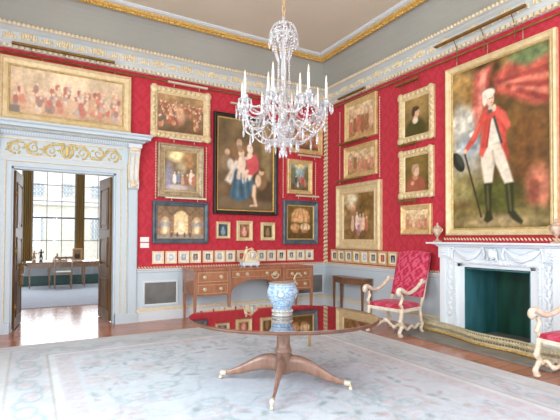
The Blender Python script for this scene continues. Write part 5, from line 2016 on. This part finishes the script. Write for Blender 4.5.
# ------------------------------------------------------------------ CHANDELIER
CH = Vector((-3.44, -4.0, 0))
t = thing('chandelier', 'cut glass chandelier with white candles hanging over the pedestal table', 'chandelier', CH)
GL = M['glass']
mb = MB()
z = 3.56
k = 0
while z < HC - 0.05:
    rot = k % 2
    pts = []
    for a in np.linspace(0, 2 * PI, 9):
        p, q = 0.018 * math.cos(a), 0.035 * math.sin(a)
        pts.append((p if rot else 0, 0 if rot else p, z + 0.03 + q))
    mb.tube(pts, 0.0032, 5)
    z += 0.052
    k += 1
mb.build('chain', M['gold'], t)
mb = MB()
mb.lathe([(0.0, HC - 0.03), (0.06, HC - 0.03), (0.11, HC + 0.0), (0.12, HC + 0.02)], n=20)
mb.build('ceiling_rose', M['gold'], t)
mb = MB()
mb.lathe([(0.0, 3.57), (0.02, 3.56), (0.014, 3.535), (0.028, 3.52), (0.06, 3.505), (0.062, 3.495), (0.02, 3.49), (0.0, 3.485)], n=20)
mb.tube([(0.137 * math.cos(a), 0.137 * math.sin(a), 3.365) for a in np.linspace(0, 2 * PI, 33)], 0.007, 6)
for k in range(12):
    a = k * PI / 6
    mb.tube(curve([(0.04 * math.cos(a), 0.04 * math.sin(a), 3.505), (0.085 * math.cos(a), 0.085 * math.sin(a), 3.485), (0.122 * math.cos(a), 0.122 * math.sin(a), 3.435), (0.137 * math.cos(a), 0.137 * math.sin(a), 3.365)], 4), 0.006, 5)
mb.build('canopy', GL, t)
mb = MB()
mb.lathe([(0.012, 3.48), (0.016, 3.36), (0.03, 3.33), (0.012, 3.29), (0.018, 3.22), (0.028, 3.05), (0.024, 2.95), (0.012, 2.90), (0.035, 2.87), (0.014, 2.84), (0.02, 2.78), (0.045, 2.70), (0.05, 2.63), (0.03, 2.57), (0.018, 2.54), (0.06, 2.53), (0.105, 2.50), (0.11, 2.47), (0.07, 2.43), (0.03, 2.40), (0.05, 2.36), (0.10, 2.345), (0.145, 2.355), (0.15, 2.345), (0.10, 2.315), (0.04, 2.295), (0.025, 2.27), (0.04, 2.25), (0.03, 2.225), (0.0, 2.215)], n=20)
mb.build('stem', GL, t)


def beads(name, p, q, sag, r=0.0105, pitch=0.024, parent=t):
    p, q = Vector(p), Vector(q)
    L = (q - p).length * (1 + 1.6 * (sag / max((q - p).length, 0.05)) ** 2)
    n_ = max(4, int(L / pitch))
    mb = MB()
    for i in range(n_ + 1):
        s = i / n_
        c = p.lerp(q, s)
        c.z -= sag * 4 * s * (1 - s)
        mb.ball(c, r, 6, 4)
    return mb.build(name, GL, parent)


def drop(mb, c, L):
    c = Vector(c)
    mb.ball(c - Vector((0, 0, 0.008)), 0.008, 6, 4)
    prof = [(0.0, -0.015), (0.007, -0.02), (0.013, -L * 0.6), (0.009, -L * 0.85), (0.0, -L)]
    mb.lathe(prof, c, 6)


for k in range(10):
    a = k * PI / 5
    c_, s_ = math.cos(a), math.sin(a)
    mb = MB()
    drop(mb, (0.137 * c_, 0.137 * s_, 3.365), 0.11)
    mb.build('canopy_drop', GL, t)
    a2 = a + PI / 5
    beads('bead_swag', (0.135 * c_, 0.135 * s_, 3.38), (0.135 * math.cos(a2), 0.135 * math.sin(a2), 3.38), 0.06)
    beads('bead_swag', (0.10 * c_, 0.10 * s_, 3.46), (0.10 * math.cos(a2), 0.10 * math.sin(a2), 3.46), 0.07)
    beads('bead_string', (0.115 * c_, 0.115 * s_, 3.38), (0.055 * c_, 0.055 * s_, 3.14), 0.03)
    if k % 2:
        beads('bead_string', (0.055 * c_, 0.055 * s_, 3.14), (0.06 * c_, 0.06 * s_, 2.74), 0.0)
NA = 8
ends = []
for k in range(NA):
    a = math.radians(-58 - 30.1 + 45 * k)
    inner = False
    R0, zb = 0.415, 2.66
    P = lambda r, z: (r * math.cos(a), r * math.sin(a), z)
    mb = MB()
    mb.tube(curve([P(0.08, 2.49), P(0.15, 2.55), P(0.22, 2.47), P(0.31, 2.43), P(0.39, 2.50), P(R0, zb)], 6), 0.009, 8)
    ar = mb.build('arm', GL, t)
    mb = MB()
    mb.lathe([(0.01, zb - 0.01), (0.025, zb), (0.062, zb + 0.022), (0.064, zb + 0.028), (0.02, zb + 0.02), (0.022, zb + 0.04), (0.032, zb + 0.06), (0.022, zb + 0.08), (0.0, zb + 0.082)], P(R0, 0), 14)
    mb.build('drip_pan', GL, ar)
    mb = MB()
    for q in range(8):
        b = q * PI / 4
        drop(mb, (R0 * math.cos(a) + 0.06 * math.cos(b), R0 * math.sin(a) + 0.06 * math.sin(b), zb + 0.022), 0.09)
    mb.build('pan_drops', GL, ar)
    mb = MB()
    mb.tube([P(R0, zb + 0.07), P(R0, zb + 0.235)], [0.0125, 0.0115], 10)
    cdl = mb.build('candle', M['candle'], ar)
    mb = MB()
    mb.lathe([(0.006, zb + 0.234), (0.0095, zb + 0.255), (0.006, zb + 0.285), (0.0, zb + 0.31)], P(R0, 0), 8)
    mb.build('flame_bulb', M['tip'], cdl)
    ends.append((a, R0, zb))
for k in range(NA):
    (a, R0, zb), (a2, R1, zb2) = ends[k], ends[(k + 1) % NA]
    beads('bead_swag', (R0 * math.cos(a), R0 * math.sin(a), zb), (R1 * math.cos(a2), R1 * math.sin(a2), zb2), 0.13)
    beads('bead_swag', (R0 * math.cos(a), R0 * math.sin(a), zb), (0.14 * math.cos(a), 0.14 * math.sin(a), 2.35), 0.10)
    am = (a + a2) / 2
    beads('bead_swag', (0.11 * math.cos(a), 0.11 * math.sin(a), 2.49), (0.11 * math.cos(a2), 0.11 * math.sin(a2), 2.49), 0.06)
    for rr_, aa_, z_, L_ in ((0.30, am, 2.545, 0.12), (0.33, a, 2.425, 0.13), (0.40, a, 2.51, 0.10)):
        mb = MB()
        drop(mb, (rr_ * math.cos(aa_), rr_ * math.sin(aa_), z_), L_)
        mb.build('crystal_drop', GL, t)
    beads('bead_swag', (R0 * math.cos(a), R0 * math.sin(a), zb), (R1 * math.cos(a2), R1 * math.sin(a2), zb2), 0.06)
    beads('bead_string', (R0 * 0.97 * math.cos(a), R0 * 0.97 * math.sin(a), zb + 0.02), (0.03 * math.cos(a), 0.03 * math.sin(a), 2.80), 0.14)
# inner ring of four raised candle branches
for k in range(4):
    a = math.radians(-60 - 30.1 + 90 * k + 18)
    R0, zb = 0.21, 2.72
    P = lambda r, z: (r * math.cos(a), r * math.sin(a), z)
    mb = MB()
    mb.tube(curve([P(0.03, 2.60), P(0.10, 2.66), P(0.16, 2.60), P(R0, zb)], 6), 0.010, 8)
    ar = mb.build('arm', GL, t)
    mb = MB()
    mb.lathe([(0.01, zb - 0.01), (0.05, zb + 0.018), (0.052, zb + 0.024), (0.02, zb + 0.018), (0.022, zb + 0.05), (0.0, zb + 0.06)], P(R0, 0), 12)
    mb.build('drip_pan', GL, ar)
    mb = MB()
    for q in range(6):
        b = q * PI / 3
        drop(mb, (R0 * math.cos(a) + 0.05 * math.cos(b), R0 * math.sin(a) + 0.05 * math.sin(b), zb + 0.018), 0.08)
    mb.build('pan_drops', GL, ar)
    mb = MB()
    mb.tube([P(R0, zb + 0.05), P(R0, zb + 0.19)], [0.012, 0.011], 10)
    cdl = mb.build('candle', M['candle'], ar)
    mb = MB()
    mb.lathe([(0.006, zb + 0.189), (0.009, zb + 0.205), (0.006, zb + 0.235), (0.0, zb + 0.255)], P(R0, 0), 8)
    mb.build('flame_bulb', M['tip'], cdl)
for k in range(12):
    a = k * PI / 6
    mb = MB()
    drop(mb, (0.147 * math.cos(a), 0.147 * math.sin(a), 2.35), 0.10)
    mb.build('bowl_drop', GL, t)
mb = MB()
for k in range(6):
    a = k * PI / 3
    drop(mb, (0.035 * math.cos(a), 0.035 * math.sin(a), 2.26), 0.07)
mb.build('finial_drops', GL, t)
